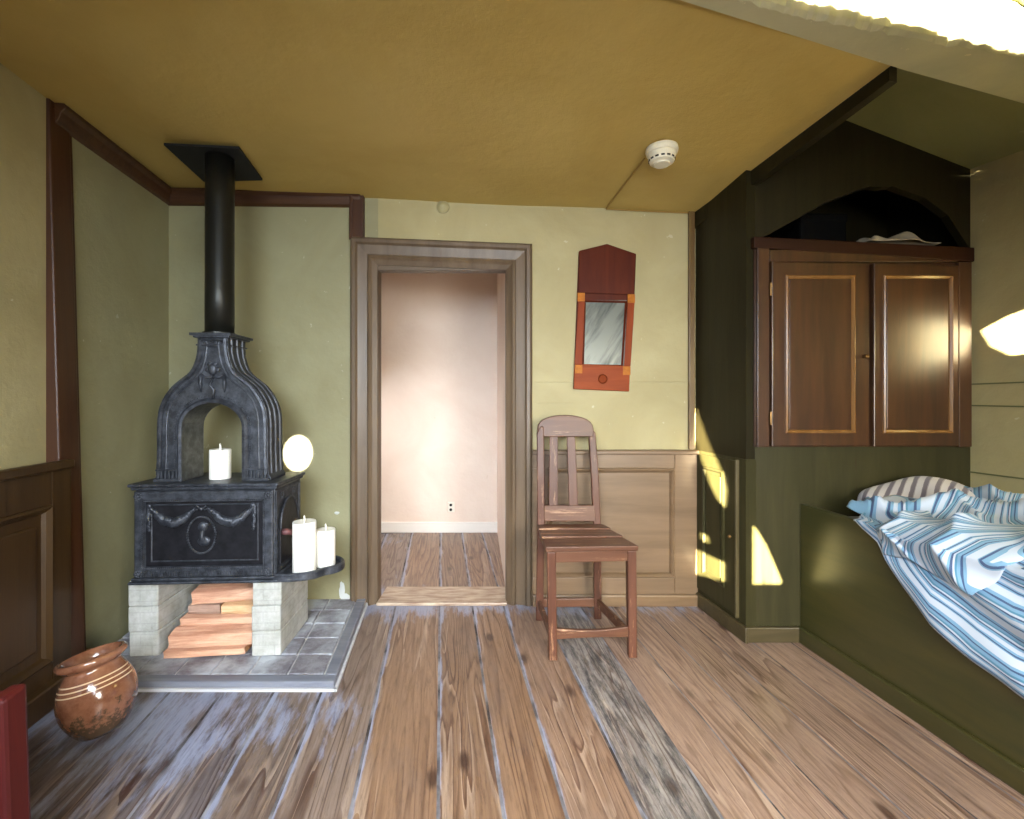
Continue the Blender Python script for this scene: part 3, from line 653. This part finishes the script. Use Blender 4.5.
# pillars
A5 = R(5)
def pillar(x, y, w_, d_, label):
    o = empty('stone_pillar', (x, y, HZ), A5*.8); tag(o, label, 'pillar', None)
    mb = MB(); z = 0; k_ = 3; hh = .327/k_
    for i in range(k_):
        j = random.uniform(-.003, .003); mb.box(j, w_+j*.5, j, d_, i*hh+.0005, (i+1)*hh-.0005)
    mb.build('masonry', M['pillar'], o, bevel=.006); return o
pillar(-1.655, 2.03, .122, .33, 'grey whitewashed stone pillar under the left end of the iron stove')
pillar(-1.127, 2.035, .122, .33, 'pale rough stone pillar under the right end of the stove, beside the firewood')
# stove
st = empty('iron_stove', (-1.018, 2.03, .357), R(3)); tag(st, 'black cast-iron stove with arched hood and pipe, standing on two stone pillars', 'stove')
Wd, Dp, Hb = .597, .285, .43
I = M['iron']
# base plate + box
MB().box(-Wd-.012, .012, -.014, Dp+.01, 0, .012).box(-Wd-.004, .006, -.007, Dp, .012, .026).build('base_plate', I, st, bevel=.005)
box = MB().box(-Wd+.008, -.008, .006, Dp-.004, .026, Hb-.03).build('firebox', I, st, bevel=.004)
MB().box(-Wd-.004, .004, -.008, Dp+.004, Hb-.03, Hb-.016).box(-Wd-.012, .012, -.016, Dp+.012, Hb-.016, Hb-.002).build('top_plate', I, st, bevel=.005)
# front frame and sunk panel
ff = lambda u, v, d: Vector((u, .006-d, v))
x0, x1, z0, z1 = -Wd+.055, -.055, .075, Hb-.075
MB().sweep([(-Wd+.012, .03), (-.012, .03), (-.012, Hb-.034), (-Wd+.012, Hb-.034)], [(0, 0), (0, .012), (.006, .016), (.036, .016), (.042, .006), (.043, 0)], ff, True).build('front_frame', I, st)
fp = MB().box(x0+.0, x1, .002, .008, z0+.0, z1).build('front_panel', M['iron_dark'], st)
MB().sweep([(x0+.02, z0+.018), (x1-.02, z0+.018), (x1-.02, z1-.015), (x0+.02, z1-.015)], [(0, 0), (0, .006), (.003, .008), (.006, .006), (.006, 0)], ff, True).build('panel_border', I, fp)
bd_ = MB()
def beads(a, b, n_, r=.0045, y=-.012):
    for i in range(n_):
        t_ = i/(n_-1); bd_.ball((a[0]+(b[0]-a[0])*t_, y, a[1]+(b[1]-a[1])*t_), r, seg=6, rings=4)
zi0, zi1, xi0, xi1 = .067, Hb-.075, -Wd+.048, -.048
beads((xi0, zi1), (xi1, zi1), 64); beads((xi0, zi0), (xi0, zi1), 36); beads((xi1, zi0), (xi1, zi1), 36); beads((xi0, zi0+.004), (xi1, zi0+.004), 64)
bd_.build('beading', I, st, smooth=True)
fl = MB()
for i in range(46): fl.box(-Wd+.05+i*.0108, -Wd+.056+i*.0108, -.014, 0, .032, .056)
fl.build('fluting', I, st, bevel=.0015)
for i in range(10): MB().ball((-Wd+.03+i*.0597, -.016, Hb-.009), .016, (1, .3, .42), 10, 6).build('plate_ornament', I, st, smooth=True)
for cx_, cz_ in ((-Wd+.03, Hb-.055), (-.03, Hb-.055), (-Wd+.03, .045), (-.03, .045)):
    rs = MB().ball((cx_, -.01, cz_), .008, (1, .8, 1), 10, 6)
    for k_ in range(8): rs.ball((cx_+.013*math.cos(k_*math.pi/4), -.01, cz_+.013*math.sin(k_*math.pi/4)), .0065, (1, .6, 1), 7, 5)
    rs.build('corner_rosette', I, st, smooth=True)
# medallion with a bust, garlands
mc = (-Wd/2-.012, (z0+z1)/2-.002); md = MB()
for i in range(44):
    a_ = 2*math.pi*i/44; md.ball((mc[0]+.058*math.cos(a_), -.004, mc[1]-.006+.078*math.sin(a_)), .0052, seg=6, rings=4)
md.build('medallion_ring', I, fp, smooth=True)
bu = MB(); bu.ball((mc[0]+.004, .0, mc[1]+.028), .019, (1, .6, 1.15), 14, 9); bu.ball((mc[0]-.012, -.001, mc[1]+.026), .006, (1, .6, 1), 8, 6)
bu.tube([(mc[0]+.004, 0, mc[1]+.015), (mc[0]-.002, 0, mc[1]-.01), (mc[0]+.006, 0, mc[1]-.03)], .011, 8, [1, .85, 1.5]); bu.ball((mc[0]+.008, .002, mc[1]-.034), .028, (1, .35, .75), 12, 8); bu.ball((mc[0]+.016, -.001, mc[1]+.036), .012, (1, .5, 1), 8, 6)
bu.build('medallion_bust', I, fp, smooth=True)
for sgn in (-1, 1):
    ga = MB(); xa, xb = mc[0]+sgn*.03, mc[0]+sgn*.215; za = z1-.035
    for i in range(30):
        t_ = i/29; x_ = xa+(xb-xa)*t_; z_ = za-.062*math.sin(math.pi*min(1, t_*1.0))+.006*t_
        r_ = .009+.0125*math.sin(math.pi*t_); ga.ball((x_+random.uniform(-.002, .002), -.003, z_+random.uniform(-.003, .003)), r_, (1, .7, 1), 7, 5)
    for i in range(12): ga.ball((xb+sgn*.003+random.uniform(-.003, .003), -.003, za+.004-i*.0085), .0115-.0004*i, (1, .7, 1), 7, 5)
    ga.ball((xb, -.005, za+.012), .012, (1, .6, 1), 8, 6)
    ga.build('garland', I, fp, smooth=True)
bo = MB()
for sgn in (-1, 1): bo.tube([(mc[0], -.004, z1-.038), (mc[0]+sgn*.02, -.006, z1-.024), (mc[0]+sgn*.032, -.004, z1-.034), (mc[0]+sgn*.012, -.006, z1-.04)], .004, 6)
bo.ball((mc[0], -.006, z1-.036), .008); bo.build('bow', I, fp, smooth=True)
# fire door on the right end
rx = lambda u, v, d: Vector((-.008+d, u, v))
dr = MB().prism([(.04, .06), (.23, .06), (.23, .22)]+[(.135+.095*math.cos(a_), .22+.12*math.sin(a_)) for a_ in [math.pi*k_/12 for k_ in range(1, 12)]]+[(.04, .22)], rx, 0, .010).build('fire_door', M['iron_dark'], st, bevel=.003)
MB().tube([rx(.135+.095*math.cos(a_), .22+.12*math.sin(a_), .01) for a_ in [math.pi*k_/16 for k_ in range(17)]], .004, 6).build('door_arch_bead', I, dr)
hl = MB().ball((.018, .055, .20), .018, (1, 1.0, .8), 12, 8); hl.tube([(.0, .055, .2), (.022, .07, .195), (.03, .11, .178), (.028, .13, .17)], .012, 8, [1, 1.1, .9, .7]); hl.build('door_handle', M['handle'], dr, smooth=True)
MB().sweep([(.012, .035), (Dp-.012, .035), (Dp-.012, Hb-.04), (.012, Hb-.04)], [(0, 0), (0, .004), (.012, .004), (.014, 0)], rx, True).build('end_frame', I, st)
for yy in (.07, .2): 
    q_ = MB()
    for k_ in range(7): q_.ball((-.004, yy+.014*math.cos(k_*.9), Hb-.07+.012*math.sin(k_*.9)), .005, (.6, 1, 1), 6, 4)
    q_.build('scroll_ornament', I, st, smooth=True)
# side shelf
sh = [(-.004, -.01), (.06, -.012), (.12, .0), (.16, .02), (.178, .045), (.188, .06), (.212, .07), (.24, .10), (.248, .14), (.235, .19), (.19, .235), (.10, .26), (-.004, .27)]
def smoothpoly(p, k_=3):
    for _ in range(k_):
        q_ = [p[0]]
        for a_, b_ in zip(p, p[1:]): q_ += [(a_[0]*.75+b_[0]*.25, a_[1]*.75+b_[1]*.25), (a_[0]*.25+b_[0]*.75, a_[1]*.25+b_[1]*.75)]
        p = q_+[p[-1]]
    return p
sh = smoothpoly(sh, 2); fz = lambda u, v, d: Vector((u, v, d))
sf_ = MB().prism(sh, fz, .0, .014).build('side_shelf', I, st, bevel=.003)
MB().sweep(sh, [(0, .012), (0, .028), (.005, .034), (.014, .034), (.018, .028), (.018, .012)], fz).build('shelf_rim', I, sf_)
# hood
hc = -.296; HF, HBk = .055, .208
half = [(.248, 0), (.248, .012), (.238, .028), (.234, .13), (.234, .285), (.217, .35), (.178, .412), (.136, .448), (.09, .483), (.067, .546), (.0625, .60), (.0625, .63)]
def smooth_half(h):
    a_ = [(x_, z_) for x_, z_ in h[3:]]; 
    return h[:3]+smoothpoly(a_, 2)
hs = smooth_half(half)
outer = [(hc-x_, z_) for x_, z_ in hs]+[(hc+x_, z_) for x_, z_ in hs[::-1]]     # left base ... up ... right base
ow, oz = .128, .235
arch = [(hc-ow, 0), (hc-ow, oz)]+[(hc-ow*math.cos(math.pi*k_/18), oz+.108*math.sin(math.pi*k_/18)) for k_ in range(1, 18)]+[(hc+ow, oz), (hc+ow, 0)]
poly = outer+arch[::-1]
hz = Hb-.002; fh = lambda u, v, d: Vector((u, HF+d, hz+v))
hood = MB().prism(poly, fh, 0, HBk-HF).build('hood', I, st, bevel=.004)
# raised rims following the hood outline and the arch, front and back, fluted feet
MB().sweep(outer, [(-.012, -.0), (-.012, -.010), (-.006, -.014), (.004, -.006), (.006, 0)], fh).bm.free()
op = [(hc-x_, z_) for x_, z_ in hs[2:]]+[(hc+x_, z_) for x_, z_ in hs[2:][::-1]]
MB().sweep(op, [(-.002, 0), (-.002, -.009), (-.012, -.012), (-.018, -.004), (-.018, 0)], fh).build('outer_rim', I, hood)
MB().sweep(op, [(-.034, 0), (-.034, -.004), (-.038, -.006), (-.042, -.004), (-.042, 0)], fh).build('inner_rim', I, hood)
MB().sweep(arch, [(0.0, 0), (0.0, -.010), (.012, -.013), (.022, -.004), (.024, 0)], fh).build('arch_moulding', I, hood)
ab = MB()
for k_ in range(31):
    a_ = math.pi*k_/30; ab.ball(fh(hc-(ow+.032)*math.cos(a_), oz+(.108+.032)*math.sin(a_), -.004), .0035, seg=6, rings=4)
for k_ in range(18):
    for sg in (-1, 1): ab.ball(fh(hc+sg*(ow+.032), .05+k_*.0107, -.004), .0035, seg=6, rings=4)
ab.build('arch_beading', I, hood, smooth=True)
for sg in (-1, 1):
    ft = MB(); ft.box(hc+sg*.19-.055, hc+sg*.19+.055, HF-.014, HF+.0, hz, hz+.012); 
    for k_ in range(6): ft.box(hc+sg*.19-.042+k_*.0155, hc+sg*.19-.034+k_*.0155, HF-.011, HF, hz+.012, hz+.046)
    ft.box(hc+sg*.19-.048, hc+sg*.19+.048, HF-.012, HF, hz+.046, hz+.054); ft.build('fluted_foot', I, hood, bevel=.002)
# ridges on the right-hand flank
fk = MB()
for yy in (HF+.03, (HF+HBk)/2, HBk-.03): fk.tube([(hc+x_+.0, yy, hz+z_) for x_, z_ in hs[2:]], .006, 6)
fk.build('flank_rib', I, hood)
# relief: mask and drapery on the hood's front
rl = MB(); zc = hz+.46
rl.ball((hc, HF-.004, zc+.03), .02, (1, .6, 1.3), 12, 8); 
for sg in (-1, 1):
    rl.ball((hc+sg*.022, HF-.003, zc+.03), .012, (1, .6, 1)); rl.ball((hc+sg*.012, HF-.004, zc+.055), .012, (1, .5, .8))
    rl.tube([(hc+sg*.05, HF-.002, zc+.01), (hc+sg*.03, HF-.006, zc-.005), (hc, HF-.004, zc-.002)], .006, 6)
    rl.tube([(hc+sg*.05, HF-.002, zc+.01), (hc+sg*.052, HF-.004, zc-.03), (hc+sg*.05, HF-.002, zc-.07)], .007, 6, [1, 1.2, .4])
rl.tube([(hc+.0, HF-.003, zc-.01), (hc-.012, HF-.006, zc-.04), (hc+.008, HF-.005, zc-.06), (hc, HF-.004, zc-.1)], .006, 6); rl.ball((hc, HF-.003, zc-.105), .018, (1, .4, .35))
rl.build('relief_mask', I, hood, smooth=True)
zt = hz+.63
cp = MB(); 
for e, za, zb_ in ((.006, -.035, -.028), (.0, -.028, 0), (.014, .0, .008), (.024, .008, .02)): cp.box(hc-.0625-e, hc+.0625+e, HF-e-.002, HBk+e, zt+za, zt+zb_)
for i in range(9): cp.ball((hc-.056+i*.014, HF-.004, zt-.014), .006, (1, .6, 1.4), 6, 4)
cp.build('hood_cap', I, st, bevel=.003)
ptop = 2.26-.357
MB().lathe([(.068, zt+.02), (.068, zt+.032), (.06, zt+.033)], (hc-.02, .14, 0), 32).build('pipe_collar', M['pipe'], st, smooth=False)
pp = MB(); pts = [(hc-.018, .14, zt+.018), (hc-.03, .165, ptop)]
pp.tube([Vector(pts[0]).lerp(Vector(pts[1]), k_/4) for k_ in range(5)], .059, 40); pp.build('stove_pipe', M['pipe'], st, bevel=0, smooth=True)
ms = MB().hexa([(-1.545, 2.085, 2.272), (-1.225, 2.11, 2.27), (-1.285, 2.42, 2.27), (-1.60, 2.44, 2.272), (-1.545, 2.085, 2.282), (-1.225, 2.11, 2.28), (-1.285, 2.42, 2.28), (-1.60, 2.44, 2.282)])
bmesh.ops.transform(ms.bm, matrix=(Matrix.Translation(st.location) @ Matrix.Rotation(R(3), 4, 'Z')).inverted(), verts=ms.bm.verts); ms.build('ceiling_plate', M['plate'], st)
# candles
def candle(x, y, z, r, h, label):
    o = empty('pillar_candle', (x, y, z)); tag(o, label, 'candle')
    MB().lathe([(r*.96, 0), (r, .004), (r, h-.006), (r*.96, h), (r*.8, h-.002), (r*.4, h-.006), (.001, h-.007)], (0, 0, 0), 40).build('wax', M['wax'], o, smooth=True)
    MB().tube([(0, 0, h-.008), (.001, 0, h+.008), (-.001, 0, h+.02), (0, 0, h+.026)], .0045, 8, [.7, 1, .9, .3]).build('wick', M['wick'], o, smooth=True)
zs = .357
candle(-1.322, 2.13, zs+Hb-.002, .0435, .134, 'short white pillar candle standing under the arch on top of the stove')
candle(-.934, 2.115, zs+.0145, .050, .225, 'taller white pillar candle on the stove side shelf')
candle(-.868, 2.19, zs+.0145, .043, .168, 'shorter white pillar candle behind the taller one, at the end of the stove side shelf')
# logs
def log(xl, xr, y, z, d, h, rot, m, label, tilt=0):
    o = empty('firewood_log', ((xl+xr)/2, y, z), rot); tag(o, label, 'log')
    L = (xr-xl)/2; n_ = 14; pr = [(-.5, 0), (-.52, .3), (-.40, .75), (-.05, 1.0), (.35, .92), (.52, .5), (.45, .0)]
    mb = MB(); rows = []
    for i in range(n_+1):
        t_ = -L+2*L*i/n_; row = []
        for k_, (a_, b_) in enumerate(pr):
            nz = noise.noise(Vector((t_*7, k_*1.7, z*30+y*9)))
            row.append(mb.bm.verts.new((t_+(.008*math.sin(k_*2.1) if i in (0, n_) else 0), a_*d*(1+.12*nz), max(0, b_*h*(1+.14*nz)+tilt*t_*0))))
        rows.append(row)
    for a_, b_ in zip(rows, rows[1:]):
        for k_ in range(len(pr)): mb.bm.faces.new([a_[k_], a_[(k_+1) % len(pr)], b_[(k_+1) % len(pr)], b_[k_]])
    mb.build('split_wood', m, o, bevel=.003)
    for i in (0, n_):
        mb = MB(); t_ = (-L-.0012) if i == 0 else (L+.0012)
        vs = [mb.bm.verts.new((t_+.008*math.sin(k_*2.1), a_*d*.9, .002+b_*h*.92)) for k_, (a_, b_) in enumerate(pr)]; mb.bm.faces.new(vs); mb.build('sawn_end', M['log_end'], o)
    o.rotation_euler.y = tilt; return o
log(-1.50, -1.17, 2.09, .035, .13, .028, R(6), M['log'], 'thin split log lying on the hearth, lowest of the firewood pile', 0)
log(-1.50, -1.145, 2.12, .064, .14, .064, R(6), M['log'], 'thick reddish split log, second from the bottom of the firewood pile', 0)
log(-1.49, -1.135, 2.18, .130, .14, .036, R(4), M['log'], 'long split log in the middle of the firewood pile', 0)
log(-1.475, -1.335, 2.205, .168, .14, .044, R(3), M['log_dark'], 'short greyish log at the left above the middle of the firewood pile')
log(-1.325, -1.14, 2.205, .168, .14, .044, R(3), plain('pale_firewood', (226, 192, 150), .8, 0, (206, 164, 120), 12, .5, stretch=(1, 8, 8)), 'short pale yellowish log beside the greyish one in the firewood pile')
log(-1.465, -1.135, 2.225, .215, .15, .068, R(4), M['log'], 'orange split log topmost of the firewood pile', R(-3))
# clay pot
pot = empty('clay_pot', (-1.475, 1.70, .0), 0); tag(pot, 'round glazed brown clay pot with pale rings, on the floor by the hearth corner', 'pot')
pr = [(.0, .0), (.06, .001), (.070, .006), (.094, .04), (.113, .085), (.120, .13), (.115, .17), (.103, .205), (.090, .228), (.082, .242), (.081, .25), (.090, .256), (.102, .264), (.106, .274), (.103, .285), (.094, .290), (.086, .284), (.074, .262), (.072, .245), (.085, .22), (.104, .17), (.108, .12), (.09, .05), (.0, .02)]
pb_ = MB().lathe(pr, (0, 0, 0), 48).build('vessel', M['clay'], pot, smooth=True, sub=1)
pot.rotation_euler = (R(-3), R(-12), 0); pot.scale = (.92, .92, .90); pot.location = (-1.39, 1.60, .018)
# red furniture end
rb = empty('red_bench', (-1.3, .9, 0)); tag(rb, 'dark red painted wooden bench end cut off by the lower left edge of the photo', 'bench')
b_0 = rb.location.copy(); q8 = lambda *p: [Vector(v_)-b_0 for v_ in p]
xr = -1.02
MB().hexa(q8((-1.45, .97, 0), (xr, .97, 0), (xr-.005, 1.0, 0), (-1.45, 1.0, 0), (-1.45, .97, .495), (xr-.015, .97, .51), (xr-.02, 1.0, .515), (-1.45, 1.0, .50))).build('end_board', M['redpanel'], rb, bevel=.003)
MB().hexa(q8((xr-.035, .955, 0), (xr+.004, .955, 0), (xr+.004, 1.005, 0), (xr-.035, 1.005, 0), (xr-.05, .955, .535), (xr-.014, .955, .535), (xr-.014, 1.005, .545), (xr-.05, 1.005, .54))).build('corner_post', M['redpaint'], rb, bevel=.008)
MB().hexa(q8((-1.45, .955, .40), (xr-.04, .955, .43), (xr-.04, 1.0, .43), (-1.45, 1.0, .40), (-1.45, .955, .50), (xr-.04, .955, .528), (xr-.04, 1.0, .532), (-1.45, 1.0, .505))).build('top_rail', M['redpaint'], rb, bevel=.006)
MB().box(-.20, .2, -.6, .06, .28, .32).build('seat', M['redpaint'], rb, bevel=.004)
MB().box(-.20, -.16, -.6, .06, .0, .28).build('leg', M['redpaint'], rb, bevel=.004)

# ================================================================== CHAIR
ch = empty('wooden_chair', (.33, 2.27, 0)); tag(ch, 'worn red-brown wooden chair with two back slats, right of the doorway', 'chair'); c_ = ch.location.copy()
def V(x, y, z): return Vector((x, y, z))-c_
def chbar(nm, a, b, w_, d_, m='chair', up=(0, 0, 1), bev=.004): return MB().bar(V(*a), V(*b), w_, d_, up).build(nm, M[m], ch, bevel=bev)
FLc, FRc, BRc, BLc = (.180, 2.075), (.535, 2.095), (.447, 2.455), (.142, 2.44)
for (x, y), (x2, y2) in ((FLc, (.172, 2.075)), (FRc, (.530, 2.095))):
    MB().hexa([V(x+a_*.019, y+b_*.019, 0) for a_, b_ in ((-1, -1), (1, -1), (1, 1), (-1, 1))]+[V(x2+a_*.020, y2+b_*.02, .475) for a_, b_ in ((-1, -1), (1, -1), (1, 1), (-1, 1))]).build('leg', M['chair'], ch, bevel=.004)
def sec(x, y, z, w=.019, d=.016): return [V(x+a_*w, y+b_*d, z) for a_, b_ in ((-1, -1), (1, -1), (1, 1), (-1, 1))]
for (x, y), xm, xt, xt2 in ((BLc, .150, .150, .158), (BRc, .445, .425, .405)):
    mb = MB(); rows = [sec(x, y, 0), sec(xm, y+.005, .475), sec((xm+xt)/2, y+.025, .75, .02), sec(xt, y+.05, .965, .018), sec(xt2, y+.055, 1.0, .008)]
    vs = [[mb.bm.verts.new(p) for p in r_] for r_ in rows]
    mb.bm.faces.new(vs[0][::-1]); mb.bm.faces.new(vs[-1])
    for a_, b_ in zip(vs, vs[1:]):
        for k_ in range(4): mb.bm.faces.new([a_[k_], a_[(k_+1) % 4], b_[(k_+1) % 4], b_[k_]])
    mb.build('rear_leg', M['chair'], ch, bevel=.004)
# seat planks
def seatq(t0, t1):
    def e(t): yl = 2.045+(2.47-2.045)*t; return (.146+(.128-.146)*t, yl), (.556+(.466-.556)*t, 2.062+(2.475-2.062)*t)
    a_, b_ = e(t0); d2, c2 = e(t1)
    return [V(*a_, .478), V(*b_, .478), V(*c2, .475), V(*d2, .475), V(*a_, .502), V(*b_, .502), V(*c2, .495), V(*d2, .495)]
seat = MB().hexa(seatq(0, .36)).hexa(seatq(.368, .68)).hexa(seatq(.688, .93)).build('seat', M['chair_h'], ch, bevel=.005)
chbar('apron', (.19, 2.068, .452), (.52, 2.088, .452), .016, .05, 'chair_h'); chbar('apron', (.16, 2.44, .45), (.43, 2.45, .45), .016, .05, 'chair_h')
chbar('apron', (.174, 2.09, .452), (.15, 2.43, .452), .016, .05, 'chair_h'); chbar('apron', (.532, 2.11, .452), (.447, 2.44, .452), .016, .05, 'chair_h')
# bowed front stretcher
mb = MB(); rows = []
for i in range(13):
    t_ = i/12; x = .195+(.52-.195)*t_; y = 2.075+.02*t_; dip = .012*math.sin(math.pi*t_)
    rows.append([mb.bm.verts.new(V(x, y+a_, z_)) for a_, z_ in ((-.01, .088-dip*.0+.004*math.sin(math.pi*t_)), (.01, .088), (.01, .135-dip), (-.01, .135-dip))])
for a_, b_ in zip(rows, rows[1:]):
    for k_ in range(4): mb.bm.faces.new([a_[k_], b_[k_], b_[(k_+1) % 4], a_[(k_+1) % 4]])
mb.bm.faces.new(rows[0]); mb.bm.faces.new(rows[-1]); mb.build('stretcher', M['chair_h'], ch, bevel=.003)
chbar('stretcher', (.155, 2.445, .085), (.44, 2.455, .085), .016, .045, 'chair_h')
chbar('stretcher', (.178, 2.09, .085), (.144, 2.43, .085), .016, .045, 'chair_h'); chbar('stretcher', (.532, 2.11, .085), (.449, 2.44, .085), .016, .045, 'chair_h')
# back: crest, slats, lower rail (leaning back with the rear legs)
ybk = lambda z: 2.455+.05*max(0, (z-.475))/.5
fb = lambda u, v, d: V(u, ybk(v)+d, v)
crest = [(.135, .945), (.135, .985)]+[(.283-.148*math.cos(a_), .985+.075*math.sin(a_)**.8) for a_ in [math.pi*k_/14 for k_ in range(1, 14)]]+[(.432, .985), (.43, .945)]
MB().prism(crest, fb, -.018, .012).build('crest_rail', M['chair_h'], ch, bevel=.004)
MB().prism([(.16, .508), (.438, .508), (.432, .59), (.162, .59)], fb, -.014, .01).build('lower_rail', M['chair_h'], ch, bevel=.003)
for xa, xb in ((.216, .222), (.322, .312)): MB().prism([(xa-.024, .58), (xa+.024, .58), (xb+.022, .955), (xb-.022, .955)], fb, -.012, .004).build('back_slat', M['chair'], ch, bevel=.003)

# ================================================================== MIRROR, DETECTOR, SMALL THINGS
mr = empty('wall_mirror', at(604, 345, DW)); tag(mr, 'tall narrow mahogany mirror with a peaked top, hanging on the wall above the chair', 'mirror'); m0 = mr.location.copy()
q = lambda px, py, d=0: (lambda p: (p.x-m0.x, p.z-m0.z))(at(px, py, DW-.02))
fm = lambda u, v, d: Vector((u, -d, v))
MB().prism([q(573.5, 389), q(629, 391.5), q(636, 254), q(607, 244), q(579, 251)], fm, .002, .014).build('back_board', M['mahog'], mr, bevel=.003)
MB().prism([q(578.5, 293), q(634.5, 295), q(636, 254), q(607, 244), q(579, 251)], fm, .014, .026).build('crest_panel', M['mahog'], mr, bevel=.004)
MB().prism([q(573.5, 389), q(629, 391.5), q(630, 366), q(574.5, 364)], fm, .014, .024).build('bottom_panel', painted_wood('warm_mahogany', (120, 48, 12), (146, 66, 20), .5, 'x', spec=.15), mr, bevel=.003)
gl = MB().prism([q(582, 365), q(624.5, 367), q(627, 300), q(584.5, 300)], fm, .014, .017).build('mirror_glass', M['mirror'], mr)
MB().sweep([q(582, 366), q(623, 367), q(627, 301), q(584, 300)], [(0, .014), (0, .021), (.005, .023), (.011, .018), (.011, .014)], fm, True).build('glass_moulding', M['mahog'], mr)
for a_ in ([(574.5, 364), (582, 364.5), (585, 300), (578.5, 300)], [(624, 366), (630.5, 366), (634.5, 302), (627.5, 302)]): MB().prism([q(*p) for p in a_], fm, .014, .024).build('side_strip', painted_wood('strip_mahogany', (112, 42, 12), (132, 56, 18), .5, spec=.15), mr, bevel=.002)
for a_, b_ in ((581, 297), (631, 298.5), (578.5, 369), (626.5, 370.5)): MB().prism([q(a_-3.7, b_+4.5), q(a_+3.7, b_+4.5), q(a_+3.7, b_-4), q(a_-3.7, b_-4)], fm, .020, .0275).build('inlay_square', M['inlay'], mr, bevel=.001)
MB().lathe([(0, 0), (.022, .001), (.026, .004), (.018, .005), (.01, .003), (.0, .004)], fm(*q(602.5, 379), .024), 24, Matrix.Rotation(R(90), 3, 'X')).build('turned_boss', painted_wood('boss_wood', (104, 40, 12), (124, 54, 18), .6, spec=.1), mr, smooth=True)
# smoke detector
dx, dy = .66, 2.07
sdv = empty('smoke_detector', (dx, dy, cz(dx, dy)-.002)); tag(sdv, 'round white smoke detector on the ochre ceiling', 'smoke detector')
MB().lathe([(.0, 0), (.068, 0), (.070, -.012), (.066, -.026), (.060, -.028)], (0, 0, 0), 40).build('base', M['white'], sdv, smooth=False)
hd_ = MB().lathe([(.060, -.026), (.058, -.045), (.052, -.062), (.036, -.068), (.034, -.074), (.0, -.075)], (0, 0, 0), 40).build('head', M['white'], sdv, smooth=False)
vt = MB()
for k_ in range(14):
    a_ = 2*math.pi*k_/14; vt.hexa([Vector((math.cos(a_+s_)*r_, math.sin(a_+s_)*r_, z_)) for z_ in (-.056, -.050) for s_, r_ in ((-.13, .052), (-.13, .0575), (.13, .0575), (.13, .052))])
vt.build('vent_slot', M['slot'], hd_)
w_ = MB(); pts = [(dx-.055, dy+.075, cz(dx-.055, dy+.075)-.005), (.525, 2.615, cz(.525, 2.615)-.006)]
w_.tube(pts, .004, 6); w_.tube([(.525, 2.62, cz(.525, 2.62)-.008), (.8, 2.625, cz(.8, 2.62)-.008), (1.0, 2.625, cz(1.0, 2.62)-.008)], .004, 6)
tag(w_.build('detector_wire', M['wire']), 'thin ochre-painted wire running from the smoke detector along the ceiling to the wall corner', 'wire')
rz_ = empty('wall_rosette', at(443, 207, DW)); tag(rz_, 'small round pale cable rosette on the wall above the doorway', 'rosette')
MB().lathe([(0, 0), (.036, 0), (.034, .01), (.02, .014), (.016, .03), (0, .032)], (0, 0, 0), 24, Matrix.Rotation(R(90), 3, 'X')).build('rosette_base', plain('painted_rosette', (176, 168, 128), .4), rz_, smooth=True)
# flaked spots in the paint of the chimney wall, bare lime showing
fk_ = MB()
for cx_, cy_, w2, h2, sd_ in ((337, 513, 2.6, 1.6, 1), (342, 590, 3, 9, 2), (345, 597, 5, 3.5, 3)):
    pts = []
    for k_ in range(14):
        a_ = 2*math.pi*k_/14; r_ = 1+.45*noise.noise(Vector((k_*1.3, sd_*5, 0))); p_ = at(cx_+w2*r_*math.cos(a_), cy_+h2*r_*math.sin(a_), DW); pts.append((p_.x, p_.z))
    cc = at(cx_, cy_, DW); vc = fk_.bm.verts.new((cc.x, DW-.0025, cc.z)); vv = [fk_.bm.verts.new((a_, DW-.0008, b_)) for a_, b_ in pts]
    for k_ in range(14): fk_.bm.faces.new([vc, vv[k_], vv[(k_+1) % 14]])
fk_.build('flaked_lime', plain('bare_lime', (196, 200, 200), .8), wall_front)
